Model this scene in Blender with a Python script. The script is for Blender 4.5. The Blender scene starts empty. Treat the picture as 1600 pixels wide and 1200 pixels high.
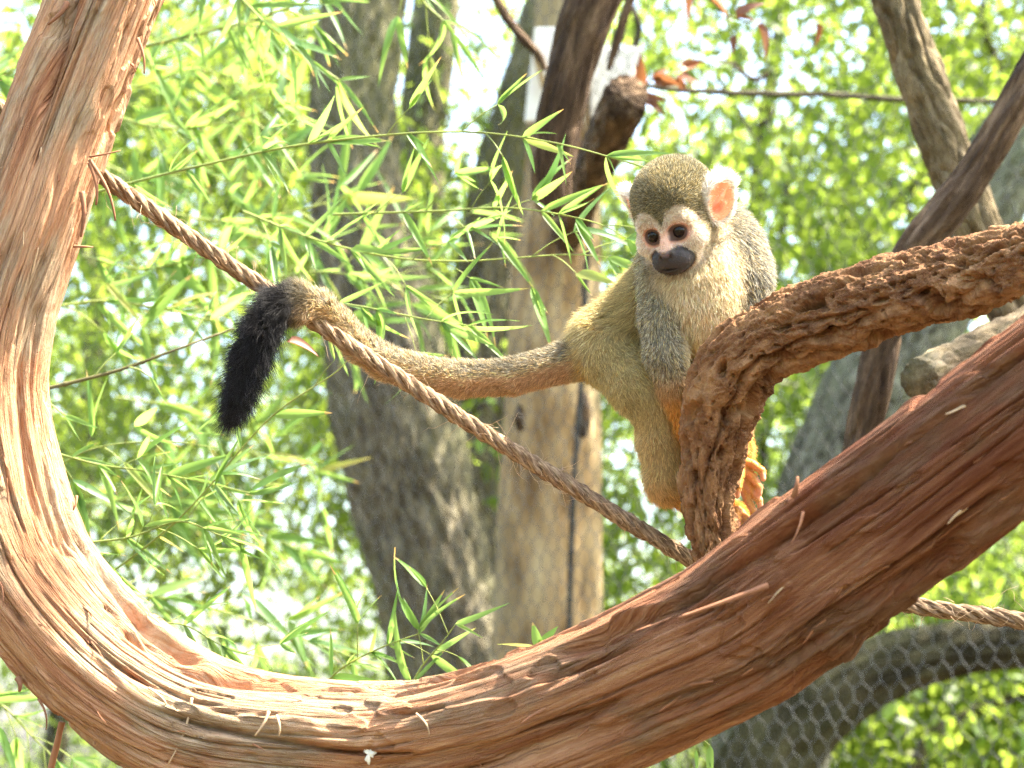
import bpy, math, random
import numpy as np
from mathutils import Vector, Matrix, Quaternion

random.seed(7)
RNG = np.random.default_rng(7)
SC = bpy.context.scene
COL = SC.collection

# ------------------------------------------------------------------ camera, sky, sun, exposure
CAM = np.array([0.0, 0.0, 1.6])
PITCH = math.radians(9.0)
RIGHT = np.array([1.0, 0, 0])
FWD = np.array([0, math.cos(PITCH), math.sin(PITCH)])
UP = np.array([0, -math.sin(PITCH), math.cos(PITCH)])
FPX = 4000.0                                   # focal length in photo pixels (1600 wide)
cd = bpy.data.cameras.new('camera')
cam = bpy.data.objects.new('camera', cd); COL.objects.link(cam)
cam.location = CAM
cam.rotation_euler = (math.radians(90) + PITCH, 0, 0)
cd.sensor_width = 36; cd.lens = 36 * FPX / 1600
cd.clip_start = 0.02; cd.clip_end = 2000
cd.dof.use_dof = True; cd.dof.focus_distance = 1.6; cd.dof.aperture_fstop = 12.8
SC.camera = cam

SUN_DIR = Vector((0.50, 0.02, 0.86)).normalized()      # towards the sun
w = bpy.data.worlds.new('World'); SC.world = w; w.use_nodes = True
nt = w.node_tree; nt.nodes.clear()
sky = nt.nodes.new('ShaderNodeTexSky'); sky.sky_type = 'NISHITA'; sky.sun_disc = False
sky.sun_elevation = math.asin(SUN_DIR.z)
sky.sun_rotation = math.atan2(SUN_DIR.x, SUN_DIR.y)
sky.air_density = 1.0; sky.dust_density = 4.0; sky.ozone_density = 1.0
bg = nt.nodes.new('ShaderNodeBackground'); bg.inputs['Strength'].default_value = 0.15
wo = nt.nodes.new('ShaderNodeOutputWorld')
nt.links.new(sky.outputs[0], bg.inputs[0]); nt.links.new(bg.outputs[0], wo.inputs[0])
sd = bpy.data.lights.new('sun', 'SUN'); sd.energy = 5.0; sd.angle = math.radians(0.5); sd.color = (1, 0.91, 0.76)
sun = bpy.data.objects.new('sun', sd); COL.objects.link(sun)
sun.rotation_euler = SUN_DIR.to_track_quat('Z', 'Y').to_euler()
vs = SC.view_settings
vs.view_transform = 'Standard'; vs.look = 'None'; vs.gamma = 1; vs.use_curve_mapping = False
vs.exposure = 2.9
SC.render.engine = 'CYCLES'
SC.cycles.use_denoising = True; SC.cycles.denoiser = 'OPENIMAGEDENOISE'; SC.cycles.denoising_prefilter = 'NONE'
SC.cycles.max_bounces = 5; SC.cycles.diffuse_bounces = 3; SC.cycles.transmission_bounces = 3; SC.cycles.use_adaptive_sampling = True; SC.cycles.adaptive_threshold = 0.02; SC.cycles.adaptive_min_samples = 24
SC.cycles.transparent_max_bounces = 8
SC.cycles.caustics_reflective = False; SC.cycles.caustics_refractive = False

# ------------------------------------------------------------------ helpers
def P(px, py, d):
    """world point seen at photo pixel (px, py), d metres in front of the camera"""
    return CAM + FWD * d + RIGHT * ((px - 800) * d / FPX) + UP * ((600 - py) * d / FPX)

def PW(l):
    """list of (px, py, width_px, d) -> points, radii"""
    pts = np.array([P(a, b, d) for a, b, w_, d in l]); r = np.array([w_ * d / FPX / 2 for a, b, w_, d in l])
    return pts, r

def noise3(p, seed=0):
    p = np.asarray(p, dtype=np.float64)
    i = np.floor(p).astype(np.int64); f = p - i
    u = f * f * f * (f * (f * 6 - 15) + 10)
    out = np.zeros(p.shape[:-1])
    M = np.int64(0xffffffff)
    for dx in (0, 1):
        for dy in (0, 1):
            for dz in (0, 1):
                h = ((i[..., 0] + dx) * 374761393 + (i[..., 1] + dy) * 668265263 + (i[..., 2] + dz) * 1442695041 + seed * 974634777) & M
                h = ((h ^ (h >> 13)) * 1274126177) & M
                h = (h ^ (h >> 16)) & M
                h = (h * 73244475) & M
                h = h ^ (h >> 15)
                gx = (h & 255) / 127.5 - 1; gy = ((h >> 8) & 255) / 127.5 - 1; gz = ((h >> 16) & 255) / 127.5 - 1
                v = gx * (f[..., 0] - dx) + gy * (f[..., 1] - dy) + gz * (f[..., 2] - dz)
                wgt = (u[..., 0] if dx else 1 - u[..., 0]) * (u[..., 1] if dy else 1 - u[..., 1]) * (u[..., 2] if dz else 1 - u[..., 2])
                out += v * wgt
    return out

def fbm(p, seed=0, oct=3):
    s = 0; a = 1.0
    for o in range(oct):
        s = s + a * noise3(p * (2.03 ** o), seed + o * 17); a *= 0.5
    return s

def sstep(a, b, x):
    t = np.clip((x - a) / (b - a), 0, 1); return t * t * (3 - 2 * t)

def set_props(o, label=None, cat=None, group=None, kind=None):
    if label: o['label'] = label
    if cat: o['category'] = cat
    if group: o['group'] = group
    if kind: o['kind'] = kind
    return o

def mesh_data(name, verts, quads=None, tris=None, smooth=True, attrs=None):
    me = bpy.data.meshes.new(name)
    verts = np.asarray(verts, dtype=np.float32)
    nq = 0 if quads is None else len(quads); nt_ = 0 if tris is None else len(tris)
    loops = []; tot = []
    if nq: loops.append(np.asarray(quads, dtype=np.int32).ravel()); tot.append(np.full(nq, 4, np.int32))
    if nt_: loops.append(np.asarray(tris, dtype=np.int32).ravel()); tot.append(np.full(nt_, 3, np.int32))
    loops = np.concatenate(loops); tot = np.concatenate(tot)
    start = np.concatenate([[0], np.cumsum(tot)[:-1]]).astype(np.int32)
    me.vertices.add(len(verts)); me.vertices.foreach_set('co', verts.ravel())
    me.loops.add(len(loops)); me.loops.foreach_set('vertex_index', loops)
    me.polygons.add(len(tot)); me.polygons.foreach_set('loop_start', start)
    me.polygons.foreach_set('loop_total', tot)
    me.polygons.foreach_set('use_smooth', np.full(len(tot), smooth, dtype=bool))
    for k, (typ, arr) in (attrs or {}).items():
        a = me.attributes.new(k, typ, 'POINT')
        a.data.foreach_set({'FLOAT_VECTOR': 'vector', 'FLOAT_COLOR': 'color', 'FLOAT': 'value'}[typ], np.asarray(arr, dtype=np.float32).ravel())
    me.update(calc_edges=True); me.validate()
    return me

def link(name, me, mat=None, parent=None, matrix=None):
    o = bpy.data.objects.new(name, me); COL.objects.link(o)
    if mat is not None and me is not None and len(me.materials) == 0: me.materials.append(mat)
    if parent is not None: o.parent = parent
    if matrix is not None: o.matrix_basis = matrix
    return o

def empty(name, loc):
    o = bpy.data.objects.new(name, None); COL.objects.link(o); o.location = Vector(loc); o.empty_display_size = 0.05
    return o

def catmull(pts, n):
    pts = np.asarray(pts, float)
    e = np.vstack([2 * pts[0] - pts[1], pts, 2 * pts[-1] - pts[-2]])
    k = len(pts) - 1
    t = np.linspace(0, k, 40 * k + 1); i = np.minimum(t.astype(int), k - 1); f = (t - i)[:, None]
    p0, p1, p2, p3 = e[i], e[i + 1], e[i + 2], e[i + 3]
    c = 0.5 * (2 * p1 + (p2 - p0) * f + (2 * p0 - 5 * p1 + 4 * p2 - p3) * f ** 2 + (3 * p1 - p0 - 3 * p2 + p3) * f ** 3)
    L = np.concatenate([[0], np.cumsum(np.linalg.norm(np.diff(c[:, :3], axis=0), axis=1))])
    s = np.linspace(0, L[-1], n)
    return np.stack([np.interp(s, L, c[:, j]) for j in range(c.shape[1])], 1), s

def frames(c):
    T = np.gradient(c, axis=0); T /= np.linalg.norm(T, axis=1)[:, None] + 1e-12
    N = np.zeros_like(c); a = np.array([0.13, -1, 0.21]); a -= T[0] * (a @ T[0]); N[0] = a / np.linalg.norm(a)
    for i in range(1, len(c)):
        v = N[i - 1] - T[i] * (N[i - 1] @ T[i]); N[i] = v / (np.linalg.norm(v) + 1e-12)
    return T, N, np.cross(T, N)

def tube(pts, radii, n, m, disp=None, cap=True):
    """sweep; disp(bc, theta, s, r)->radial offset; bc = seamless straight-tube coords in metres. returns verts, quads, tris, bc"""
    cr, s = catmull(np.column_stack([pts, radii]), n)
    c, r = cr[:, :3], cr[:, 3]
    T, N, B = frames(c)
    th = np.linspace(0, 2 * math.pi, m, endpoint=False)
    ct, st = np.cos(th)[None, :, None], np.sin(th)[None, :, None]
    rad = np.repeat(r[:, None], m, 1)
    rm = float(np.mean(r))
    bc = np.stack([np.broadcast_to(np.cos(th)[None] * rm, (n, m)), np.broadcast_to(np.sin(th)[None] * rm, (n, m)), np.broadcast_to(s[:, None], (n, m))], -1)
    if disp is not None:
        rad = rad + disp(bc, np.broadcast_to(th[None], (n, m)), np.broadcast_to(s[:, None], (n, m)), rad)
    V = c[:, None] + (N[:, None] * ct + B[:, None] * st) * rad[..., None]
    idx = np.arange(n * m).reshape(n, m)
    a = idx[:-1]; b = idx[1:]
    q = np.stack([a, np.roll(a, -1, 1), np.roll(b, -1, 1), b], -1).reshape(-1, 4)
    V = V.reshape(-1, 3); bcf = bc.reshape(-1, 3).copy(); tr = np.zeros((0, 3), int)
    if cap:
        k = len(V); V = np.vstack([V, c[:1], c[-1:]]); bcf = np.vstack([bcf, [[0, 0, 0]], [[0, 0, s[-1]]]])
        j = np.arange(m); j2 = (j + 1) % m
        tr = np.vstack([np.stack([np.full(m, k), idx[0][j2], idx[0][j]], 1), np.stack([np.full(m, k + 1), idx[-1][j], idx[-1][j2]], 1)])
    return V, q, tr, bcf

def merge(parts):
    """[(V,q,t,bc)] -> one"""
    V = []; Q = []; T = []; A = []; o = 0
    for v, q, t, a in parts:
        V.append(v); A.append(a)
        if len(q): Q.append(q + o)
        if len(t): T.append(t + o)
        o += len(v)
    return np.vstack(V), (np.vstack(Q) if Q else np.zeros((0, 4), int)), (np.vstack(T) if T else np.zeros((0, 3), int)), np.vstack(A)

def tube_obj(name, data, mat, parent=None, origin=None):
    V, q, t, bc = data
    if origin is not None: V = V - np.asarray(origin)
    return link(name, mesh_data(name, V, q, t, attrs={'bc': ('FLOAT_VECTOR', bc)}), mat, parent)

# ------------------------------------------------------------------ materials
class NT:
    def __init__(s, name):
        s.m = bpy.data.materials.new(name); s.m.use_nodes = True; s.t = s.m.node_tree; s.t.nodes.clear()
        s.out = s.n('ShaderNodeOutputMaterial')
    def n(s, typ, **kw):
        x = s.t.nodes.new(typ)
        for k, v in kw.items():
            if k in x.inputs.keys() if not hasattr(x, k) else False: x.inputs[k].default_value = v
            else: setattr(x, k, v)
        return x
    def l(s, a, b): s.t.links.new(a, b)
    def attr(s, name): x = s.n('ShaderNodeAttribute'); x.attribute_name = name; return x
    def mapping(s, vec, scale, loc=(0, 0, 0)):
        x = s.n('ShaderNodeMapping'); x.inputs['Scale'].default_value = scale; x.inputs['Location'].default_value = loc; s.l(vec, x.inputs['Vector']); return x.outputs[0]
    def noise(s, vec, scale=1.0, detail=4, rough=0.55):
        x = s.n('ShaderNodeTexNoise'); x.inputs['Scale'].default_value = scale; x.inputs['Detail'].default_value = detail; x.inputs['Roughness'].default_value = rough
        if vec is not None: s.l(vec, x.inputs['Vector'])
        return x.outputs['Fac']
    def voro(s, vec, scale=1.0, feature='F1'):
        x = s.n('ShaderNodeTexVoronoi'); x.feature = feature; x.inputs['Scale'].default_value = scale; s.l(vec, x.inputs['Vector']); return x
    def ramp(s, fac, stops):
        x = s.n('ShaderNodeValToRGB'); e = x.color_ramp.elements
        while len(e) < len(stops): e.new(0.5)
        for k, (p, c) in enumerate(stops):
            e[k].position = p; e[k].color = (*c, 1) if len(c) == 3 else c
        s.l(fac, x.inputs[0]); return x.outputs[0]
    def mix(s, fac, a, b, blend='MIX'):
        x = s.n('ShaderNodeMix'); x.data_type = 'RGBA'; x.blend_type = blend
        for sock, v in ((x.inputs[0], fac), (x.inputs[6], a), (x.inputs[7], b)):
            if hasattr(v, 'is_output') or isinstance(v, bpy.types.NodeSocket): s.l(v, sock)
            else: sock.default_value = v if not isinstance(v, tuple) else (*v, 1)
        return x.outputs[2]
    def math(s, op, a, b=0.0):
        x = s.n('ShaderNodeMath'); x.operation = op
        for sock, v in ((x.inputs[0], a), (x.inputs[1], b)):
            if isinstance(v, bpy.types.NodeSocket): s.l(v, sock)
            else: sock.default_value = v
        return x.outputs[0]
    def bump(s, h, strength=0.5, dist=0.001):
        x = s.n('ShaderNodeBump'); x.inputs['Strength'].default_value = strength; x.inputs['Distance'].default_value = dist; s.l(h, x.inputs['Height']); return x.outputs[0]
    def bsdf(s, col, rough=0.7, normal=None, spec=0.3, sss=None):
        x = s.n('ShaderNodeBsdfPrincipled')
        if isinstance(col, tuple): x.inputs['Base Color'].default_value = (*col, 1)
        else: s.l(col, x.inputs['Base Color'])
        if isinstance(rough, float): x.inputs['Roughness'].default_value = rough
        else: s.l(rough, x.inputs['Roughness'])
        x.inputs['Specular IOR Level'].default_value = spec
        if normal is not None: s.l(normal, x.inputs['Normal'])
        return x
    def done(s, sh):
        s.l(sh.outputs[0] if hasattr(sh, 'outputs') else sh, s.out.inputs[0]); return s.m

def mat_vine():
    t = NT('peeling_vine_bark'); v = t.attr('bc').outputs['Vector']
    wv = t.n('ShaderNodeVectorMath'); wv.operation = 'MULTIPLY_ADD'
    wn = t.n('ShaderNodeTexNoise'); wn.inputs['Scale'].default_value = 14; wn.inputs['Detail'].default_value = 3; t.l(v, wn.inputs['Vector'])
    wv.inputs[1].default_value = (0.003, 0.003, 0.0); t.l(wn.outputs['Color'], wv.inputs[0]); t.l(v, wv.inputs[2]); v2 = wv.outputs[0]
    a = t.noise(t.mapping(v2, (80, 80, 2.6)), 1, 6, 0.62)
    base = t.ramp(a, [(0.30, (0.19, 0.062, 0.032)), (0.42, (0.34, 0.145, 0.078)), (0.55, (0.46, 0.245, 0.145)), (0.72, (0.56, 0.37, 0.25))])
    b = t.noise(t.mapping(v2, (420, 420, 16)), 1, 6, 0.75)
    base = t.mix(t.math('MULTIPLY', b, 0.9), base, t.ramp(b, [(0.36, (0.12, 0.045, 0.025)), (0.5, (0.40, 0.22, 0.13)), (0.66, (0.62, 0.43, 0.29))]))
    g = t.noise(t.mapping(v, (26, 26, 7), (3, 1, 5)), 1, 6, 0.65)
    lich = t.ramp(g, [(0.47, (0, 0, 0)), (0.56, (1, 1, 1))])
    base = t.mix(t.math('MULTIPLY', lich, 0.65), base, t.ramp(t.noise(t.mapping(v2, (300, 300, 60)), 1, 4, 0.6), [(0.35, (0.20, 0.16, 0.11)), (0.65, (0.45, 0.39, 0.30))]))
    base = t.mix(1.0, base, (1.0, 0.95, 0.84), 'MULTIPLY')
    sz = t.n('ShaderNodeSeparateXYZ'); t.l(v, sz.inputs[0])                  # redder bark on the right-hand limb, its shade also put into the colour
    red_shade = t.ramp(t.math('ADD', t.math('MULTIPLY', sz.outputs['Z'], 0.6), t.math('MULTIPLY', t.math('SUBTRACT', g, 0.5), 0.5)), [(0.40, (0, 0, 0)), (0.62, (1, 1, 1))])
    base = t.mix(red_shade, base, t.mix(1.0, base, (0.42, 0.31, 0.27), 'MULTIPLY'))
    def groove(sc, loc, w_):
        n_ = t.noise(t.mapping(v2, sc, loc), 1, 3, 0.5)
        return t.math('MINIMUM', t.math('MULTIPLY', t.math('ABSOLUTE', t.math('SUBTRACT', n_, 0.5)), w_), 1.0)
    g1 = groove((130, 130, 5.5), (1, 5, 2), 30.0); g2 = groove((420, 420, 16), (4, 2, 8), 12.0)
    base = t.mix(t.math('MULTIPLY', t.math('SUBTRACT', 1.0, g1), 0.35), base, (0.12, 0.045, 0.025))      # red inner bark shows in the splits
    h = t.math('ADD', t.math('MULTIPLY', g1, 0.55), t.math('MULTIPLY', g2, 0.35))
    h = t.math('ADD', h, t.math('MULTIPLY', t.noise(t.mapping(v2, (600, 600, 24)), 1, 6, 0.75), 0.8))
    h = t.math('ADD', h, t.math('MULTIPLY', t.noise(t.mapping(v, (620, 620, 190)), 1, 5, 0.7), 0.7))
    return t.done(t.bsdf(base, 0.82, t.bump(h, 0.9, 0.0024), 0.12))

def mat_cork():
    t = NT('corky_branch_bark'); v = t.attr('bc').outputs['Vector']
    a = t.noise(t.mapping(v, (60, 60, 38)), 1, 6, 0.65)
    base = t.ramp(a, [(0.3, (0.06, 0.028, 0.016)), (0.44, (0.20, 0.10, 0.055)), (0.56, (0.36, 0.21, 0.12)), (0.70, (0.54, 0.37, 0.23))])
    a2 = t.noise(t.mapping(v, (240, 240, 150)), 1, 5, 0.7)
    base = t.mix(t.math('MULTIPLY', a2, 0.7), base, t.ramp(a2, [(0.38, (0.07, 0.033, 0.02)), (0.62, (0.44, 0.29, 0.18))]))
    base = t.mix(1.0, base, (0.74, 0.64, 0.50), 'MULTIPLY')
    h = t.math('ADD', t.noise(t.mapping(v, (260, 260, 140)), 1, 7, 0.7), t.math('MULTIPLY', t.voro(t.mapping(v, (130, 130, 75)), 1).outputs['Distance'], 0.8))
    return t.done(t.bsdf(base, 0.8, t.bump(h, 1.0, 0.0035), 0.12))

def mat_rope():
    t = NT('coir_rope'); v = t.attr('bc').outputs['Vector']
    a = t.noise(t.mapping(v, (800, 800, 110)), 1, 5, 0.7)
    base = t.ramp(a, [(0.32, (0.06, 0.035, 0.02)), (0.48, (0.19, 0.12, 0.07)), (0.68, (0.44, 0.32, 0.20))])
    return t.done(t.bsdf(base, 0.85, t.bump(a, 0.7, 0.0006), 0.15))

def mat_trunk(name, c0, c1, c2, sc=(26, 26, 7), green=None, bump=1.0):
    t = NT(name); v = t.attr('bc').outputs['Vector']
    a = t.noise(t.mapping(v, sc), 1, 6, 0.65)
    base = t.ramp(a, [(0.33, c0), (0.5, c1), (0.68, c2)])
    if green:
        g = t.noise(t.mapping(v, (5, 5, 3)), 1, 4, 0.6)
        base = t.mix(t.math('MULTIPLY', t.ramp(g, [(0.42, (0, 0, 0)), (0.62, (1, 1, 1))]), 0.55), base, green)
    h = t.math('ADD', t.noise(t.mapping(v, tuple(x * 2.2 for x in sc)), 1, 6, 0.7), t.voro(t.mapping(v, tuple(x * 1.6 for x in sc)), 1).outputs['Distance'])
    return t.done(t.bsdf(base, 0.85, t.bump(h, 0.9, 0.012 * bump), 0.15))

def mat_leaf(name, stops, trans, tfac=0.5, rough=0.45, spec=0.35):
    """stops: colours spread over random per-object/per-island value"""
    t = NT(name)
    oi = t.n('ShaderNodeObjectInfo').outputs['Random']
    gi = t.n('ShaderNodeNewGeometry').outputs['Random Per Island']
    r = t.math('FRACT', t.math('ADD', oi, gi))
    base = t.ramp(r, stops)
    tc = t.mix(0.55, base, trans)
    p = t.bsdf(base, rough, None, spec)
    tl = t.n('ShaderNodeBsdfTranslucent'); t.l(tc, tl.inputs[0])
    mx = t.n('ShaderNodeMixShader'); mx.inputs[0].default_value = tfac
    t.l(p.outputs[0], mx.inputs[1]); t.l(tl.outputs[0], mx.inputs[2])
    return t.done(mx)

def mat_plain(name, col, rough=0.6, spec=0.3, nscale=None, vary=0.3, metallic=0.0):
    t = NT(name)
    if nscale:
        tc = t.n('ShaderNodeTexCoord').outputs['Object']
        f = t.noise(tc, nscale, 4, 0.6)
        c = t.ramp(f, [(0.3, tuple(x * (1 - vary) for x in col)), (0.7, tuple(min(1, x * (1 + vary)) for x in col))])
        b = t.bsdf(c, rough, t.bump(f, 0.3, 0.001), spec)
    else: b = t.bsdf(col, rough, None, spec)
    b.inputs['Metallic'].default_value = metallic
    return t.done(b)

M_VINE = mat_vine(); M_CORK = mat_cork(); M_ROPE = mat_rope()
M_OAK = mat_trunk('oak_bark', (0.045, 0.036, 0.024), (0.165, 0.14, 0.095), (0.36, 0.32, 0.23), (66, 66, 22), (0.17, 0.18, 0.08))
M_GREYTRUNK = mat_trunk('lichened_grey_bark', (0.05, 0.05, 0.036), (0.15, 0.155, 0.115), (0.32, 0.33, 0.26), (60, 60, 36), (0.24, 0.28, 0.17))
M_TAN = mat_trunk('bare_tan_wood', (0.13, 0.075, 0.035), (0.34, 0.23, 0.115), (0.50, 0.39, 0.23), (30, 30, 9), (0.34, 0.31, 0.19), 0.35)
M_DARKBR = mat_trunk('dark_branch_bark', (0.022, 0.013, 0.008), (0.085, 0.053, 0.031), (0.23, 0.155, 0.095), (75, 75, 16), None, 0.7)
M_LIGHTBR = mat_trunk('pale_furrowed_bark', (0.045, 0.03, 0.017), (0.17, 0.12, 0.07), (0.36, 0.28, 0.175), (75, 75, 26), (0.19, 0.18, 0.09), 0.8)
M_LIMB = mat_trunk('mossy_limb_bark', (0.014, 0.012, 0.006), (0.038, 0.033, 0.017), (0.085, 0.076, 0.04), (30, 30, 12), (0.06, 0.066, 0.024))
M_THIN = mat_trunk('thin_sapling_bark', (0.04, 0.034, 0.022), (0.09, 0.08, 0.05), (0.16, 0.145, 0.09), (40, 40, 14))
def mat_bamboo():
    t = NT('bamboo_leaf'); r = t.n('ShaderNodeObjectInfo').outputs['Random']; oc = t.n('ShaderNodeTexCoord').outputs['Object']
    sx = t.n('ShaderNodeSeparateXYZ'); t.l(oc, sx.inputs[0])
    base = t.ramp(r, [(0, (0.07, 0.15, 0.055)), (0.25, (0.075, 0.18, 0.035)), (0.55, (0.10, 0.22, 0.035)), (0.8, (0.14, 0.25, 0.05)), (0.95, (0.17, 0.26, 0.06)), (1, (0.40, 0.33, 0.08))])
    vein = t.noise(t.mapping(oc, (2.0, 150, 1)), 1, 3, 0.6)
    base = t.mix(0.35, base, t.mix(1.0, base, t.ramp(vein, [(0.35, (0.55, 0.6, 0.5)), (0.65, (1.25, 1.2, 1.3))]), 'MULTIPLY'))
    wob = t.math('ADD', sx.outputs['X'], t.math('MULTIPLY', t.noise(t.mapping(oc, (3, 9, 3)), 1, 3, 0.6), 0.25))
    tip = t.math('MULTIPLY', t.ramp(wob, [(0.98, (0, 0, 0)), (1.06, (1, 1, 1))]), t.ramp(t.math('FRACT', t.math('MULTIPLY', r, 7.3)), [(0.45, (0, 0, 0)), (0.55, (1, 1, 1))]))
    base = t.mix(tip, base, (0.42, 0.30, 0.12))
    tc = t.mix(0.5, base, (0.40, 0.56, 0.12))
    tc = t.mix(tip, tc, (0.5, 0.33, 0.1))
    p_ = t.bsdf(base, 0.42, None, 0.35); tl = t.n('ShaderNodeBsdfTranslucent'); t.l(tc, tl.inputs[0])
    mx = t.n('ShaderNodeMixShader'); mx.inputs[0].default_value = 0.6; t.l(p_.outputs[0], mx.inputs[1]); t.l(tl.outputs[0], mx.inputs[2])
    return t.done(mx)
M_BAMLEAF = mat_bamboo()
M_BGLEAF = mat_leaf('oak_leaf', [(0, (0.05, 0.105, 0.02)), (0.4, (0.075, 0.15, 0.025)), (0.8, (0.12, 0.19, 0.03)), (1, (0.17, 0.20, 0.035))], (0.52, 0.66, 0.09), 0.58)
M_DEADLEAF = mat_leaf('dead_leaf', [(0, (0.11, 0.04, 0.02)), (1, (0.22, 0.09, 0.04))], (0.3, 0.12, 0.04), 0.3)
M_STEM = mat_plain('bamboo_stem', (0.22, 0.26, 0.06), 0.5, 0.3, 60, 0.35)
M_STEMD = mat_plain('dry_bamboo_stem', (0.10, 0.085, 0.03), 0.6, 0.3, 60, 0.35)
M_WIRE = mat_plain('galvanised_wire', (0.085, 0.085, 0.08), 0.5, 0.5, 30, 0.25, 0.3)
M_WHITE = mat_plain('whitewashed_wood', (0.74, 0.73, 0.70), 0.7, 0.2, 14, 0.12)
M_BLACKHOSE = mat_plain('black_hose', (0.02, 0.02, 0.022), 0.5, 0.4, 80, 0.4)
M_GROUND = mat_plain('leaf_litter_ground', (0.075, 0.058, 0.035), 0.95, 0.1, 3, 0.5)
M_FIBRE = mat_plain('dry_fibre', (0.46, 0.32, 0.20), 0.8, 0.15, 40, 0.35)
M_FIBRED = mat_plain('red_bark_strip', (0.26, 0.12, 0.065), 0.8, 0.15, 40, 0.4)

# ------------------------------------------------------------------ ground
g = 120.0
xs = np.linspace(-g, g, 61); X, Y = np.meshgrid(xs, xs, indexing='ij')
Z = 0.25 * noise3(np.stack([X * 0.08, Y * 0.08, X * 0], -1), 3) * np.clip((np.hypot(X, Y) - 3) / 10, 0, 1)
idx = np.arange(61 * 61).reshape(61, 61)
gq = np.stack([idx[:-1, :-1], idx[1:, :-1], idx[1:, 1:], idx[:-1, 1:]], -1).reshape(-1, 4)
set_props(link('ground', mesh_data('ground', np.stack([X, Y, Z], -1).reshape(-1, 3), gq), M_GROUND), kind='structure')

# ------------------------------------------------------------------ the big looping vine
VINE = [(270, -230, 150, 1.61), (172, 0, 152, 1.60), (92, 200, 164, 1.59), (40, 350, 174, 1.58), (-4, 480, 180, 1.575), (-26, 600, 184, 1.57), (-16, 725, 190, 1.56),
        (26, 880, 196, 1.55), (101, 989, 200, 1.54), (203, 1080, 206, 1.53), (325, 1143, 208, 1.515), (494, 1168, 212, 1.50), (625, 1174, 214, 1.49),
        (782, 1147, 218, 1.465), (946, 1084, 224, 1.445), (1052, 1036, 230, 1.43), (1159, 982, 238, 1.415), (1268, 905, 246, 1.395), (1425, 794, 252, 1.365), (1690, 600, 262, 1.31), (1900, 440, 262, 1.27)]
def vine_disp(bc, th, s, r):
    warp = 0.0022 * noise3(bc * np.array([16, 16, 5]), 5)
    q = bc + warp[..., None] * np.array([1, 1, 0])
    big = 0.006 * noise3(np.stack([np.cos(th) * 1.2, np.sin(th) * 1.2, s * 4], -1), 1) + 0.004 * np.cos(3 * th + 7 * s + 1.2) + 0.0025 * noise3(q * np.array([30, 30, 2.2]), 2)
    n1 = noise3(q * np.array([52, 52, 2.0]), 11)
    n2 = noise3(q * np.array([120, 120, 3.6]), 23)
    n3 = noise3(q * np.array([270, 270, 7]), 31)
    n4 = noise3(q * np.array([520, 520, 14]), 61)
    deep = sstep(-0.2, 0.2, noise3(bc * np.array([10, 10, 4]), 77) + 0.35 * sstep(0.62, 0.9, s))           # where bark is deeply furrowed
    brk = sstep(-0.12, 0.02, noise3(q * np.array([60, 60, 11]), 44))                # cracks come and go along their length
    crack = -0.0095 * np.exp(-(n1 / 0.055) ** 2) * (0.15 + 0.85 * deep) * brk - 0.0034 * np.exp(-(n2 / 0.06) ** 2) * brk
    plate = 0.0034 * sstep(-0.02, 0.02, n1 + 0.22 * noise3(q * np.array([90, 90, 22]), 45)) * deep
    rag = noise3(q * np.array([95, 95, 30]), 52)
    flake = 0.0020 * sstep(0.10, 0.125, rag) * sstep(-0.05, 0.2, noise3(bc * np.array([14, 14, 6]), 78)) - 0.002 * sstep(0.22, 0.25, noise3(q * np.array([80, 80, 34]), 53)) * deep
    fine = 0.0008 * n2 + 0.0006 * n3 + 0.0006 * n4 + 0.0006 * noise3(q * np.array([300, 300, 70]), 63)
    knot = 0
    for (kth, ks, kr) in ((3.6, 0.33, 0.014), (4.2, 0.52, 0.012), (3.9, 0.2, 0.012), (3.3, 0.42, 0.01)):
        d2 = ((np.angle(np.exp(1j * (th - kth)))) * 0.04) ** 2 + (s - ks) ** 2
        knot = knot + 0.004 * np.exp(-d2 / kr ** 2)
    return big + crack + plate + flake + fine + knot
vp, vr = PW(VINE)
vine = empty('looping_vine', vp[0])
VINE_T = tube(vp, vr, 1050, 370, vine_disp)
set_props(vine, 'thick reddish brown woody vine with peeling bark looping around the frame', 'vine')
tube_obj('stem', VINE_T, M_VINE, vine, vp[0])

def hair_tube(p0, d0, L, r, seed, curl=0.5, n=9, grav=0.4, m=4):
    rr = np.random.default_rng(seed); pts = [np.array(p0, float)]; d = np.array(d0, float); d /= np.linalg.norm(d)
    for k in range(n - 1):
        d = d + rr.normal(0, curl / n, 3) * 1.5 + np.array([0, 0, -grav / n]); d /= np.linalg.norm(d); pts.append(pts[-1] + d * L / (n - 1))
    rad = np.linspace(r, r * 0.35, n)
    return tube(np.array(pts), rad, n, m)

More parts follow.
